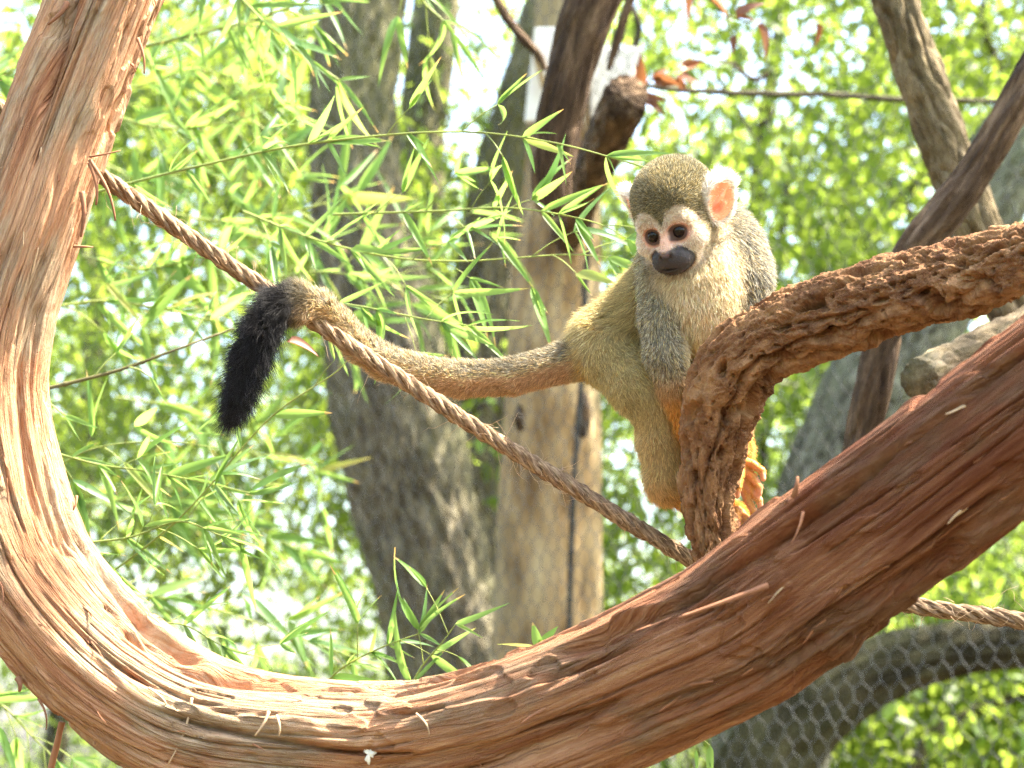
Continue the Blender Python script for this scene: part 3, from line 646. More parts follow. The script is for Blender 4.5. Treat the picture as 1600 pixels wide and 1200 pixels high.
# ------------------------------------------------------------------ hexagonal wire netting
A = P(-260, 600, 4.75); B = P(1900, 600, 3.06)
hx = np.array([B[0] - A[0], B[1] - A[1], 0]); Lh = np.linalg.norm(hx); hx /= Lh
hex_w, hex_h = 0.026, 0.034
nodes = []; segs = []
z0, z1 = 1.45, 3.3
rows = int((z1 - z0) / (hex_h * 0.5 + 0.001)); rows = int((z1 - z0) / 0.0225); cols = int(Lh / hex_w)
jn = np.random.default_rng(3)
def nd(i, j, up):
    return None
pts = {}
def node(i, j, k):
    key = (i, j, k)
    if key not in pts:
        x = (i + (0.5 if j % 2 else 0)) * hex_w; z = z0 + j * 0.0225 + (0.0055 if k else -0.0055)
        y = 0.03 * math.sin(x * 3.1 + z * 2) + 0.012 * math.sin(x * 9 + z * 7)
        pts[key] = A * np.array([1, 1, 0]) + hx * (x + 0.0015 * jn.normal()) + np.array([-hx[1], hx[0], 0]) * y + np.array([0, 0, z + 0.0015 * jn.normal()])
    return pts[key]
for j in range(rows):
    for i in range(cols):
        a0 = node(i, j, 0); a1 = node(i, j, 1); segs.append((a0, a1, 0.0010))
        if j + 1 < rows:
            i2 = i if j % 2 == 0 else i + 1
            segs.append((a1, node(i2, j + 1, 0), 0.0008)); segs.append((a1, node(i2 - 1, j + 1, 0), 0.0008))
S0 = np.array([s_[0] for s_ in segs]); S1 = np.array([s_[1] for s_ in segs]); SR = np.array([s_[2] for s_ in segs])
D = S1 - S0; D /= np.linalg.norm(D, axis=1)[:, None]
n1 = np.cross(D, np.array([0.3, 1, 0.1])); n1 /= np.linalg.norm(n1, axis=1)[:, None]; n2 = np.cross(D, n1)
ring = [n1 * math.cos(a) + n2 * math.sin(a) for a in (0, 2.094, 4.189)]
V = np.stack([S0 + ring[k] * SR[:, None] for k in range(3)] + [S1 + ring[k] * SR[:, None] for k in range(3)], 1)
F = np.array([[0, 1, 4, 3], [1, 2, 5, 4], [2, 0, 3, 5]])[None] + (np.arange(len(segs)) * 6)[:, None, None]
net = empty('wire_netting', A * np.array([1, 1, 0]) + np.array([0, 0, z0])); set_props(net, 'hexagonal wire netting stretched across the trees behind the monkey', 'netting')
no = link('mesh', mesh_data('hexagonal_mesh', V.reshape(-1, 3) - np.array(net.location), F.reshape(-1, 4)), M_WIRE, net); no.name = 'hexagonal_mesh'; no['kind'] = 'stuff'

# ------------------------------------------------------------------ bamboo sprays
def bamboo_leaf(width, droop, fold, seed):
    n = 10; t = np.linspace(0, 1, n); wv = (width if width > 0.3 else width * 0.88) * np.clip(np.sin(np.pi * t ** 0.62) ** 0.8, 0, 1) * (1 - 0.25 * t); wv[0] = 0.012; wv[-1] = 0.002
    x = t.copy(); z = -droop * t ** 2; V = []
    for k in range(n):
        f = fold * wv[k]
        V += [[x[k], wv[k] / 2, z[k] + f + 0.01 * math.sin(6 * t[k] + seed)], [x[k], 0, z[k]], [x[k], -wv[k] / 2, z[k] + f + 0.01 * math.sin(5 * t[k] + 2 * seed)]]
    q = []
    for k in range(n - 1):
        a = 3 * k; q += [[a, a + 1, a + 4, a + 3], [a + 1, a + 2, a + 5, a + 4]]
    me = mesh_data('leaf', np.array(V), np.array(q)); me.materials.append(M_BAMLEAF); return me
LEAVES = [bamboo_leaf(w_, d_, f_, k) for k, (w_, d_, f_) in enumerate([(0.14, 0.10, 0.25), (0.115, 0.25, 0.35), (0.17, 0.05, 0.2), (0.125, 0.42, 0.3), (0.21, 0.14, 0.2), (0.105, 0.0, 0.4), (0.13, -0.15, 0.3), (0.15, 0.6, 0.3)])]
BROAD = [bamboo_leaf(0.42, 0.10, 0.15, 3), bamboo_leaf(0.36, 0.2, 0.2, 5)]
DEAD = []
for k in range(2):
    me = bamboo_leaf(0.40, 0.25, 0.45, k + 2); me.materials.clear(); me.materials.append(M_DEADLEAF); DEAD.append(me)

def put_leaf(root, org, base, d, nrm, L, me, name='leaf'):
    d = np.asarray(d, float); d /= np.linalg.norm(d)
    y = np.cross(nrm, d); y /= np.linalg.norm(y) + 1e-9; z = np.cross(d, y)
    M = Matrix(((d[0] * L, y[0] * L, z[0] * L, base[0] - org[0]), (d[1] * L, y[1] * L, z[1] * L, base[1] - org[1]), (d[2] * L, y[2] * L, z[2] * L, base[2] - org[2]), (0, 0, 0, 1)))
    return link(name, me, None, root, M)

def spray(label, ctrl, nodes, leaf_px, seed, thick=4, dry=False, per=(2, 4), droop=0.35, side=None, twig=0.5, start=0.08, leaves=None, name='bamboo_spray', face=0.75):
    g_ = np.random.default_rng(seed)
    pts = np.array([P(a, b, c) for a, b, c in ctrl]); dm = float(np.mean([c[2] for c in ctrl]))
    cr, s = catmull(pts, 120); T = np.gradient(cr, axis=0); T /= np.linalg.norm(T, axis=1)[:, None]
    root = empty(name, pts[0]); set_props(root, label, 'bamboo' if name == 'bamboo_spray' else 'leaves', 'bamboo sprays' if name == 'bamboo_spray' else None)
    rad = thick * dm / FPX / 2
    def nodal(bc, th, s_, r_): return r_ * 0.5 * np.exp(-((np.mod(s_, 0.06) - 0.03) / 0.0014) ** 2)
    tube_obj('stem', tube(pts, np.linspace(rad, rad * 0.4, len(pts)), 120, 8, nodal), M_STEMD if dry else M_STEM, root, pts[0])
    LL = leaf_px * 1.08 * dm / FPX
    for k in range(nodes):
        f = start + (1 - start) * (k + g_.uniform(-0.3, 0.3)) / max(1, nodes - 1); f = min(max(f, 0.02), 1.0)
        i = min(119, int(f * 119)); b0 = cr[i]; tg = T[i]
        sg = (1 if k % 2 else -1) if side is None else side
        perp = np.cross(tg, FWD); perp /= np.linalg.norm(perp) + 1e-9
        if perp @ UP < 0: perp = -perp
        tip = b0
        if g_.random() < twig and f < 0.97:
            td = tg * g_.uniform(0.5, 1) + perp * sg * g_.uniform(0.3, 0.9) + FWD * g_.normal(0, 0.4) - np.array([0, 0, droop * 0.3]); td /= np.linalg.norm(td)
            ln = LL * g_.uniform(0.3, 0.9); tp = np.array([b0, b0 + td * ln * 0.5 + UP * ln * 0.05, b0 + td * ln]); tip = tp[-1]
            tube_obj('twig', tube(tp, np.array([rad * 0.5, rad * 0.4, rad * 0.25]), 8, 5), M_STEM, root, pts[0]); tg2 = td
        else: tg2 = tg
        for j in range(int(g_.integers(per[0], per[1] + 1))):
            sgn = sg if j == 0 else g_.choice([-1, 1]); a = g_.uniform(0.15, 1.15)
            d = tg2 * math.cos(a) + perp * sgn * math.sin(a) * 0.9 + FWD * g_.normal(0, 0.38) - np.array([0, 0, g_.uniform(0, droop)])
            nrm = -FWD * face + np.array([0, 0, 1.0]) * g_.uniform(0, 0.9) + g_.normal(0, 0.45, 3)
            ms = leaves or LEAVES
            put_leaf(root, pts[0], tip, d, nrm, LL * g_.uniform(0.45, 1.3), ms[int(g_.integers(len(ms)))])
    return root

SPR = [
 ('long bamboo spray arching across the middle toward the monkeys head', [(150, 300, 1.95), (300, 262, 1.9), (480, 225, 1.86), (700, 206, 1.82), (860, 222, 1.78), (1010, 262, 1.75)], 15, 78, 5),
 ('bamboo spray ending in leaves just left of the monkeys ear', [(520, 335, 1.95), (680, 330, 1.9), (800, 325, 1.86), (920, 345, 1.82), (980, 372, 1.8)], 13, 84, 4),
 ('bamboo spray with long leaves above the arch of the tail', [(380, 330, 2.0), (480, 370, 1.96), (600, 400, 1.92), (720, 408, 1.9), (880, 398, 1.88), (950, 402, 1.86)], 15, 84, 4),
 ('bamboo spray hanging just over the tail below the long leaves', [(500, 470, 1.9), (570, 480, 1.85), (660, 498, 1.82), (740, 510, 1.8)], 8, 84, 4),
 ('dark bare bamboo stem beside the left column with sparse leaves', [(40, 615, 1.9), (180, 580, 1.9), (270, 548, 1.9), (365, 513, 1.92)], 5, 70, 7),
 ('thin bamboo stem rising diagonally below the black tail tip', [(130, 925, 1.8), (220, 860, 1.78), (300, 790, 1.76), (420, 655, 1.75), (520, 585, 1.74), (545, 560, 1.74)], 9, 72, 4),
 ('bamboo spray fanning out low inside the loop of the vine', [(60, 700, 1.86), (150, 725, 1.85), (220, 735, 1.84), (300, 750, 1.83), (390, 770, 1.82)], 10, 82, 4),
 ('bamboo spray of drooping blue green leaves at lower left inside the loop', [(110, 850, 1.8), (200, 840, 1.78), (280, 815, 1.76), (340, 835, 1.75), (380, 850, 1.74)], 9, 84, 4),
 ('small bamboo shoot resting behind the lowest part of the vine', [(200, 985, 1.75), (280, 975, 1.74), (350, 1010, 1.72), (420, 1030, 1.72)], 7, 70, 3),
 ('bamboo shoot with upright leaf in front of the oak base', [(640, 1075, 1.75), (660, 1040, 1.75), (690, 1005, 1.74), (712, 975, 1.73)], 5, 88, 4),
 ('bamboo shoot with pointed leaves poking up behind the vine below the oak', [(500, 1075, 1.8), (540, 1040, 1.78), (600, 1010, 1.76), (655, 990, 1.75)], 8, 82, 4),
 ('blurred bamboo spray across the very top left', [(190, 80, 2.5), (300, 55, 2.45), (400, 30, 2.4), (500, -5, 2.35)], 13, 90, 7),
 ('blurred bamboo spray dangling from the top edge above the oak', [(330, -60, 2.2), (380, 0, 2.15), (430, 50, 2.1), (480, 90, 2.1), (530, 125, 2.1)], 9, 92, 5),
 ('pale blurred bamboo behind the upper part of the left column', [(170, 180, 2.6), (260, 200, 2.55), (360, 190, 2.5), (450, 160, 2.45)], 14, 92, 5),
 ('blurred bamboo spray under the diagonal rope near the left column', [(130, 400, 2.5), (220, 420, 2.45), (320, 400, 2.4), (420, 380, 2.35)], 13, 92, 5),
 ('blurred bamboo spray left of the black tail', [(80, 480, 2.3), (160, 470, 2.3), (240, 480, 2.3), (330, 500, 2.3)], 11, 88, 5),
 ('soft bamboo foliage between rope and oak', [(250, 330, 2.8), (350, 345, 2.75), (460, 330, 2.7), (560, 300, 2.7)], 15, 96, 5),
 ('soft bamboo foliage in front of the oak at mid height', [(400, 440, 2.6), (500, 425, 2.55), (600, 440, 2.5), (700, 470, 2.5)], 14, 94, 5),
 ('soft bamboo foliage at the far upper left behind the column', [(-60, 130, 2.7), (20, 110, 2.7), (90, 60, 2.7), (130, 20, 2.7)], 10, 96, 5),
 ('hanging bamboo spray in the top middle beside the oak', [(640, -50, 2.3), (660, 0, 2.3), (690, 30, 2.3), (705, 50, 2.3)], 5, 84, 5),
 ('soft bamboo foliage above the long arching spray', [(160, 150, 3.0), (230, 130, 3.0), (310, 110, 3.0), (400, 130, 3.0)], 10, 90, 5),
 ('blurred bamboo leaves in the lower left corner outside the loop', [(-60, 1080, 2.1), (0, 1100, 2.1), (50, 1150, 2.1), (90, 1190, 2.1)], 8, 96, 5),
 ('thin bamboo twig crossing below the black tail', [(60, 745, 2.0), (150, 700, 1.98), (260, 690, 1.96), (340, 700, 1.95)], 7, 84, 3),
 ('pale bamboo spray low behind the loop of the vine', [(120, 930, 2.3), (220, 930, 2.3), (330, 950, 2.3), (450, 990, 2.3), (560, 1030, 2.3)], 12, 84, 4),
 ('soft pale bamboo foliage low inside the loop behind the sharp sprays', [(80, 800, 3.0), (200, 780, 3.0), (330, 800, 3.0), (470, 860, 3.0)], 14, 84, 4),
 ('soft bamboo foliage beneath the black tail tip', [(180, 620, 3.0), (280, 640, 3.0), (380, 700, 3.0), (500, 740, 3.0)], 12, 84, 4),
 ('hazy bamboo foliage filling the space above the rope', [(150, 250, 3.2), (230, 280, 3.2), (320, 260, 3.2), (420, 240, 3.2)], 12, 84, 4),
 ('hazy bamboo foliage beside the tan trunk at mid height', [(480, 520, 3.0), (560, 500, 3.0), (650, 380, 3.0), (740, 330, 3.0)], 13, 84, 4),
 ('few narrow bamboo leaves under the vine at bottom right', [(1060, 1130, 1.75), (1090, 1150, 1.75), (1110, 1165, 1.75)], 3, 66, 4),
]
for k, (lab, ctrl, nn, lp, th_) in enumerate(SPR):
    spray(lab, ctrl, nn, lp, 500 + k, th_, dry=(k in (4,)), per=(1, 2) if k in (4, 5, 22, 28) else (2, 4))
# a pair of rounded leaves standing up behind the vine
rt = empty('seedling', P(842, 1012, 1.7)); set_props(rt, 'seedling with two rounded leaves behind the vine below the tan trunk', 'seedling')
o_ = P(842, 1012, 1.7)
tube_obj('stem', tube(np.array([P(846, 1040, 1.7), P(844, 1025, 1.7), o_]), np.array([.0007, .0006, .0005]), 10, 6), M_STEM, rt, o_)
put_leaf(rt, o_, o_, -RIGHT * 0.25 + UP, -FWD + UP * 0.2, 0.0175, BROAD[0]); put_leaf(rt, o_, o_, RIGHT * 0.75 + UP * 0.9, -FWD + UP * 0.4, 0.019, BROAD[1]); put_leaf(rt, o_, o_, -RIGHT + UP * 0.12, -FWD * 0.5 + UP, 0.028, LEAVES[2])
# brown dead leaves
spray('cluster of brown dead leaves hanging at the top right of centre', [(1085, -40, 2.6), (1110, 0, 2.6), (1140, 25, 2.6), (1190, 40, 2.6)], 5, 50, 701, 4, True, (1, 2), 0.5, leaves=DEAD, name='dead_leaf_spray')
spray('few brown dead leaves beside the short white board', [(985, 150, 2.9), (1010, 130, 2.9), (1035, 118, 2.9), (1060, 125, 2.9)], 5, 40, 702, 4, True, (2, 3), 0.5, leaves=DEAD, name='dead_leaf_spray')
o_ = P(448, 534, 1.72); dl = empty('dead_leaf', o_); set_props(dl, 'single orange brown dead leaf under the arch of the tail', 'leaf')
put_leaf(dl, o_, o_, RIGHT + UP * -0.25, -FWD * 0.5 + UP * 0.8, 55 * 1.72 / FPX, DEAD[0], 'blade')
o_ = P(1277, 35, 2.8); dl = empty('dead_leaf', o_); set_props(dl, 'single rust brown leaf hanging beside the pale branch', 'leaf')
put_leaf(dl, o_, o_, UP * -1.0 + RIGHT * 0.05, -FWD + RIGHT * 0.5, 36 * 2.8 / FPX, DEAD[1], 'blade')

# ------------------------------------------------------------------ the squirrel monkey
# modelled in its own frame: x right, y down, z away, in units of 0.4125 mm (one photo pixel at its distance)
MU = 0.0004125
M_O = P(1050, 430, 1.65)
def mw(q):
    q = np.asarray(q, float)
    return M_O + ((q[..., 0:1] - 1050) * RIGHT - (q[..., 1:2] - 430) * UP + q[..., 2:3] * FWD) * MU
def mv(v):
    v = np.asarray(v, float); return v[..., 0:1] * RIGHT - v[..., 1:2] * UP + v[..., 2:3] * FWD

def rotm(yaw, pitch, roll):
    cy, sy = math.cos(yaw), math.sin(yaw); cp, sp = math.cos(pitch), math.sin(pitch); cr, sr = math.cos(roll), math.sin(roll)
    Ry = np.array([[cy, 0, sy], [0, 1, 0], [-sy, 0, cy]]); Rx = np.array([[1, 0, 0], [0, cp, -sp], [0, sp, cp]]); Rz = np.array([[cr, -sr, 0], [sr, cr, 0], [0, 0, 1]])
    return Rz @ Ry @ Rx
HC = np.array([1047.0, 329.0, -52.0])
HR = rotm(math.radians(25), math.radians(16), math.radians(-10))
def h2m(p): return HC + HR @ np.asarray(p, float)
def m2h(q): return (q - HC) @ HR

# fur colours (linear albedo)
C_CAP = (0.235, 0.212, 0.135); C_GREY = (0.29, 0.275, 0.225); C_OLIVE = (0.50, 0.40, 0.18); C_RUMP = (0.58, 0.475, 0.24); C_CHEST = (0.82, 0.66, 0.42)
C_LEG = (0.64, 0.47, 0.22); C_ORANGE = (0.74, 0.37, 0.09); C_TAIL = (0.48, 0.37, 0.215); C_BLACK = (0.020, 0.019, 0.020); C_FACE = (0.90, 0.74, 0.57); C_ARM = (0.34, 0.315, 0.235)
PRIMS = []
def cap(a, ra, b, rb, k=14, col=C_GREY, fl=16, frame=None):
    if frame: a, b = h2m(a), h2m(b)
    PRIMS.append(dict(t='c', a=np.array(a, float), b=np.array(b, float), ra=ra, rb=rb, k=k, col=col, fl=fl, flow=None))
def ell(c, r, k=14, col=C_GREY, fl=16, flow=(0, 1, 0.5), rot=None, frame=None):
    R = np.eye(3) if rot is None else rot
    if frame: c = h2m(c); R = HR @ R
    PRIMS.append(dict(t='e', c=np.array(c, float), r=np.array(r, float), R=R, k=k, col=col, fl=fl, flow=np.array(flow, float)))
def chain(pts, k=12, col=C_GREY, fl=14, cols=None):
    for i in range(len(pts) - 1): cap(pts[i][:3], pts[i][3], pts[i + 1][:3], pts[i + 1][3], k, cols[i] if cols else col, fl)
# trunk of the body
ell((1106, 424, 34), (98, 114, 72), 10, C_GREY, 15, (0.1, 1, 0.4))
cap((1070, 440, 40), 68, (965, 532, 66), 56, 24, C_OLIVE, 18)
ell((948, 540, 62), (54, 56, 56), 20, C_RUMP, 20, (-0.6, 0.7, 0.1))
ell((1085, 455, -14), (72, 92, 62), 24, C_CHEST, 15, (0.05, 1, 0.1))
cap((1075, 380, 0), 62, (1062, 345, -25), 56, 24, C_GREY, 13)
# arm on the viewer's left
chain([(1034, 440, -10, 34), (1031, 500, -38, 30), (1037, 552, -50, 29), (1050, 600, -46, 23), (1074, 668, -30, 17), (1100, 725, -14, 14), (1128, 742, -12, 13)], 8, None, 11, [C_ARM, C_ARM, C_ARM, C_ORANGE, C_ORANGE, C_ORANGE])
# arm on the viewer's right
chain([(1165, 440, 10, 40), (1160, 520, 20, 32), (1155, 600, 22, 23), (1152, 660, 5, 17), (1153, 700, -20, 14), (1156, 722, -30, 13)], 16, None, 13, [C_GREY, C_GREY, C_ARM, C_ORANGE, C_ORANGE])
# hind leg on the viewer's left, thigh, shank, heel, foot
chain([(962, 556, 40, 48), (1000, 600, 10, 44), (1028, 628, 4, 37), (1034, 690, 6, 31), (1038, 742, 8, 25), (1040, 762, 8, 20), (1075, 778, 6, 14), (1120, 788, -4, 13), (1150, 800, -20, 11)], 18, None, 13, [C_RUMP, C_OLIVE, C_LEG, C_LEG, C_LEG, C_ORANGE, C_ORANGE, C_ORANGE])
# far hind leg
chain([(1010, 560, 90, 46), (1095, 600, 70, 40), (1110, 690, 80, 30), (1112, 770, 70, 20), (1135, 805, 20, 12), (1152, 818, -22, 10)], 18, None, 12, [C_OLIVE, C_LEG, C_LEG, C_ORANGE, C_ORANGE])
# hand that comes round the branch: palm and five fingers; the foot's toes below
FING = [((1158, 722, -34, 11), (1172, 724, -46, 6.5), (1185, 734, -56, 5.5), (1187, 746, -60, 4.6)),
        ((1160, 734, -36, 10), (1172, 744, -52, 6.5), (1180, 758, -62, 5.6), (1181, 768, -62, 4.6)),
        ((1160, 746, -36, 10), (1170, 764, -52, 6.5), (1180, 778, -60, 5.6), (1183, 790, -60, 4.6)),
        ((1158, 756, -36, 10), (1163, 778, -52, 6.4), (1172, 796, -60, 5.5), (1176, 808, -60, 4.6)),
        ((1154, 730, -40, 9), (1150, 742, -60, 6.4), (1147, 758, -70, 5.6), (1146, 772, -68, 4.6)),
        ((1154, 800, -30, 9), (1160, 806, -50, 6), (1170, 816, -58, 5.2), (1173, 826, -58, 4.4)),
        ((1152, 812, -30, 9), (1157, 820, -50, 6), (1164, 830, -56, 5.2), (1166, 842, -56, 4.4)),
        ((1150, 822, -30, 8), (1153, 832, -48, 6), (1158, 844, -54, 5.2), (1158, 854, -54, 4.4)),
        ((1150, 796, -34, 8), (1148, 798, -54, 6), (1146, 806, -64, 5.4), (1147, 818, -64, 4.6))]
ell((1158, 738, -32), (11, 24, 12), 6, C_ORANGE, 8, (0.5, 0.8, 0))
ell((1150, 808, -26), (10, 20, 12), 6, C_ORANGE, 7, (0.5, 0.8, 0))
for f_ in FING:
    for i in range(3): cap(f_[i][:3], f_[i][3], f_[i + 1][:3], f_[i + 1][3], 2.5, C_ORANGE, 5)
FTIPS = np.array([f_[3][:3] for f_ in FING])
# tail
TAIL = [(930, 552, 64, 36), (880, 566, 62, 27), (800, 588, 52, 25), (720, 592, 42, 24), (650, 582, 32, 24), (600, 566, 26, 23), (560, 540, 18, 22), (528, 506, 6, 21), (500, 482, -12, 20), (470, 474, -34, 19), (440, 482, -54, 18), (416, 516, -64, 17), (400, 556, -66, 15), (386, 600, -66, 12), (376, 630, -64, 8), (370, 648, -62, 4)]
for i in range(len(TAIL) - 1): cap(TAIL[i][:3], TAIL[i][3], TAIL[i + 1][:3], TAIL[i + 1][3], 8, C_TAIL if i < 9 else C_BLACK, 11 if i < 8 else 24)
# head
ell((0, -12, 18), (62, 62, 76), 10, C_CAP, 8, (0, -0.2, 1), None, True)
ell((0, 28, -20), (50, 46, 40), 14, C_FACE, 6, (0, 0.3, 1), None, True)
ell((0, 63, -36), (36, 27, 32), 12, C_FACE, 6, (0, 0.6, 1), None, True)
ell((0, 65, -60), (31, 23.5, 22), 8, (0.03, 0.025, 0.025), 2, (0, 1, 0.2), None, True)
cap((0, 24, -54), 12, (0, 50, -74), 9, 8, C_FACE, 4, True)
ell((0, 52, -78), (13, 7, 7), 4, (0.03, 0.025, 0.025), 2, (0, 1, 0.2), None, True)
cap((-32, 8, -44), 11, (32, 8, -44), 11, 12, C_FACE, 6, True)
ell((-36, 40, -36), (18, 16, 20), 14, C_FACE, 6, (-0.3, 0.5, 1), None, True); ell((36, 40, -36), (18, 16, 20), 14, C_FACE, 6, (0.3, 0.5, 1), None, True)
def earrot(s):   # local axes of the ear plate: x across, y along, z thickness (facing out and forward)
    y = np.array([0.30 * s, -0.92, 0.22]); y /= np.linalg.norm(y); z = np.array([0.80 * s, 0.05, -0.6]); z -= y * (z @ y); z /= np.linalg.norm(z); x = np.cross(y, z)
    return np.stack([x, y, z], 1)
EAR_C = {-1: np.array([-66.0, -2, 24]), 1: np.array([73.0, 3, 12])}
for s in (-1, 1):
    ell(EAR_C[s], (28, 38, 7.5), 5, (0.80, 0.70, 0.55), 8, (0.5 * s, -0.6, 0.6), earrot(s), True)
NEG = []
for s in (-1, 1):
    NEG.append(('e', h2m(EAR_C[s] + earrot(s) @ np.array([0, -2.0, 9])), np.array([22.5, 31, 8.5]), HR @ earrot(s), 3))
    NEG.append(('e', h2m((20.5 * s, 25, -68)), np.array([14.0, 11.0, 12]), HR, 5))
    NEG.append(('e', h2m((7.5 * s, 56, -85)), np.array([3.6, 6.0, 7]), HR @ rotm(0, 0, 0.5 * s), 1.5))
NEG.append(('e', h2m((0, 76, -82)), np.array([21.0, 2.0, 10]), HR, 1.5))

def sd_prim(p, q):
    if p['t'] == 'c':
        ab = p['b'] - p['a']; t = np.clip(((q - p['a']) @ ab) / (ab @ ab + 1e-9), 0, 1)
        return np.linalg.norm(q - p['a'] - t[..., None] * ab, axis=-1) - (p['ra'] + (p['rb'] - p['ra']) * t)
    l = ((q - p['c']) @ p['R']) / p['r']; k0 = np.linalg.norm(l, axis=-1); k1 = np.linalg.norm(l / p['r'], axis=-1) + 1e-9
    return k0 * (k0 - 1) / k1
def prim_box(p):
    if p['t'] == 'c':
        r_ = max(p['ra'], p['rb']); return np.minimum(p['a'], p['b']) - r_, np.maximum(p['a'], p['b']) + r_
    e = np.abs(p['R']) @ p['r']; return p['c'] - e, p['c'] + e
H_ = 1.9
lo = np.min([prim_box(p)[0] for p in PRIMS], 0) - 12; hi = np.max([prim_box(p)[1] for p in PRIMS], 0) + 12
dim = np.ceil((hi - lo) / H_).astype(int) + 1
FLD = np.full(dim, 60.0, dtype=np.float32)
def subgrid(a, b):
    i0 = np.clip(np.floor((a - lo) / H_).astype(int), 0, dim - 1); i1 = np.clip(np.ceil((b - lo) / H_).astype(int) + 1, 1, dim)
    ax = [lo[k] + H_ * np.arange(i0[k], i1[k]) for k in range(3)]
    return tuple(slice(i0[k], i1[k]) for k in range(3)), np.stack(np.meshgrid(*ax, indexing='ij'), -1)
for p in PRIMS:
    a, b = prim_box(p); sl, q = subgrid(a - p['k'] - 8, b + p['k'] + 8)
    d = sd_prim(p, q).astype(np.float32); f0 = FLD[sl]; k = p['k']
    h = np.clip(k - np.abs(f0 - d), 0, None) / k
    FLD[sl] = np.minimum(f0, d) - h * h * k * 0.25
for (_, c, r_, R, k) in NEG:
    e = np.abs(R) @ r_; sl, q = subgrid(c - e - k - 3, c + e + k + 3)
    d = -sd_prim(dict(t='e', c=c, r=r_, R=R), q).astype(np.float32); f0 = FLD[sl]
    h = np.clip(k - np.abs(f0 - d), 0, None) / k
    FLD[sl] = np.maximum(f0, d) + h * h * k * 0.25

for s in (-1, 1):                                       # folds inside the ear
    for (a_, b_, r_) in (((-9, -12, 1), (2, 4, 3), 4.2), ((2, 4, 3), (9, 18, 2), 3.4), ((6, -20, 0), (10, -6, 2), 3.6)):
        pa = dict(t='c', a=h2m(EAR_C[s] + earrot(s) @ np.array([a_[0] * s, a_[1], a_[2]])), b=h2m(EAR_C[s] + earrot(s) @ np.array([b_[0] * s, b_[1], b_[2]])), ra=r_, rb=r_)
        sl, q = subgrid(np.minimum(pa['a'], pa['b']) - 12, np.maximum(pa['a'], pa['b']) + 12); d = sd_prim(pa, q).astype(np.float32); f0 = FLD[sl]
        h = np.clip(3 - np.abs(f0 - d), 0, None) / 3; FLD[sl] = np.minimum(f0, d) - h * h * 0.75

def surface_nets(F):
    ins = F < 0
    cs = [(a, b, c) for a in (0, 1) for b in (0, 1) for c in (0, 1)]
    nx, ny, nz = F.shape
    cnt = np.zeros((nx - 1, ny - 1, nz - 1), np.int8)
    for a, b, c in cs: cnt += ins[a:nx - 1 + a, b:ny - 1 + b, c:nz - 1 + c]
    cell = np.argwhere((cnt > 0) & (cnt < 8))
    vid = np.full(cnt.shape, -1, np.int32); vid[tuple(cell.T)] = np.arange(len(cell))
    acc = np.zeros((len(cell), 3)); num = np.zeros(len(cell))
    for a in cs:
        for k in range(3):
            if a[k]: continue
            b = list(a); b[k] = 1
            f0 = F[tuple((cell + a).T)]; f1 = F[tuple((cell + b).T)]; m_ = (f0 < 0) != (f1 < 0)
            t = np.where(m_, f0 / np.where(m_, f0 - f1, 1), 0)
            pos = np.array(a, float)[None].repeat(len(cell), 0); pos[:, k] += t
            acc[m_] += pos[m_]; num += m_
    V = cell + acc / num[:, None]
    Q = []
    for k in range(3):
        i, j = (k + 1) % 3, (k + 2) % 3
        s0 = [slice(None)] * 3; s1 = [slice(None)] * 3; s0[k] = slice(0, -1); s1[k] = slice(1, None)
        e = np.argwhere(ins[tuple(s0)] != ins[tuple(s1)])
        e = e[(e[:, i] > 0) & (e[:, j] > 0) & (e[:, i] < F.shape[i] - 1) & (e[:, j] < F.shape[j] - 1)]
        di = np.zeros(3, int); di[i] = 1; dj = np.zeros(3, int); dj[j] = 1
        q = np.stack([vid[tuple((e - di - dj).T)], vid[tuple((e - dj).T)], vid[tuple(e.T)], vid[tuple((e - di).T)]], 1)
        fl = ~ins[tuple(e.T)]
        q[fl] = q[fl][:, ::-1]; Q.append(q)
    return V, np.vstack(Q)
BV, BQ = surface_nets(FLD)
BV = lo + BV * H_
# keep the main connected piece quads valid, relax a little
def vnormals(V, Q):
    n = np.cross(V[Q[:, 2]] - V[Q[:, 0]], V[Q[:, 3]] - V[Q[:, 1]]); N = np.zeros_like(V)
    for k in range(4): np.add.at(N, Q[:, k], n)
    return N / (np.linalg.norm(N, axis=1)[:, None] + 1e-12)
for _ in range(2):
    S = np.zeros_like(BV); c = np.zeros(len(BV))
    for k in range(4):
        np.add.at(S, BQ[:, k], BV[BQ[:, (k + 1) % 4]]); np.add.at(c, BQ[:, k], 1)
    BV = BV * 0.5 + 0.5 * S / c[:, None]

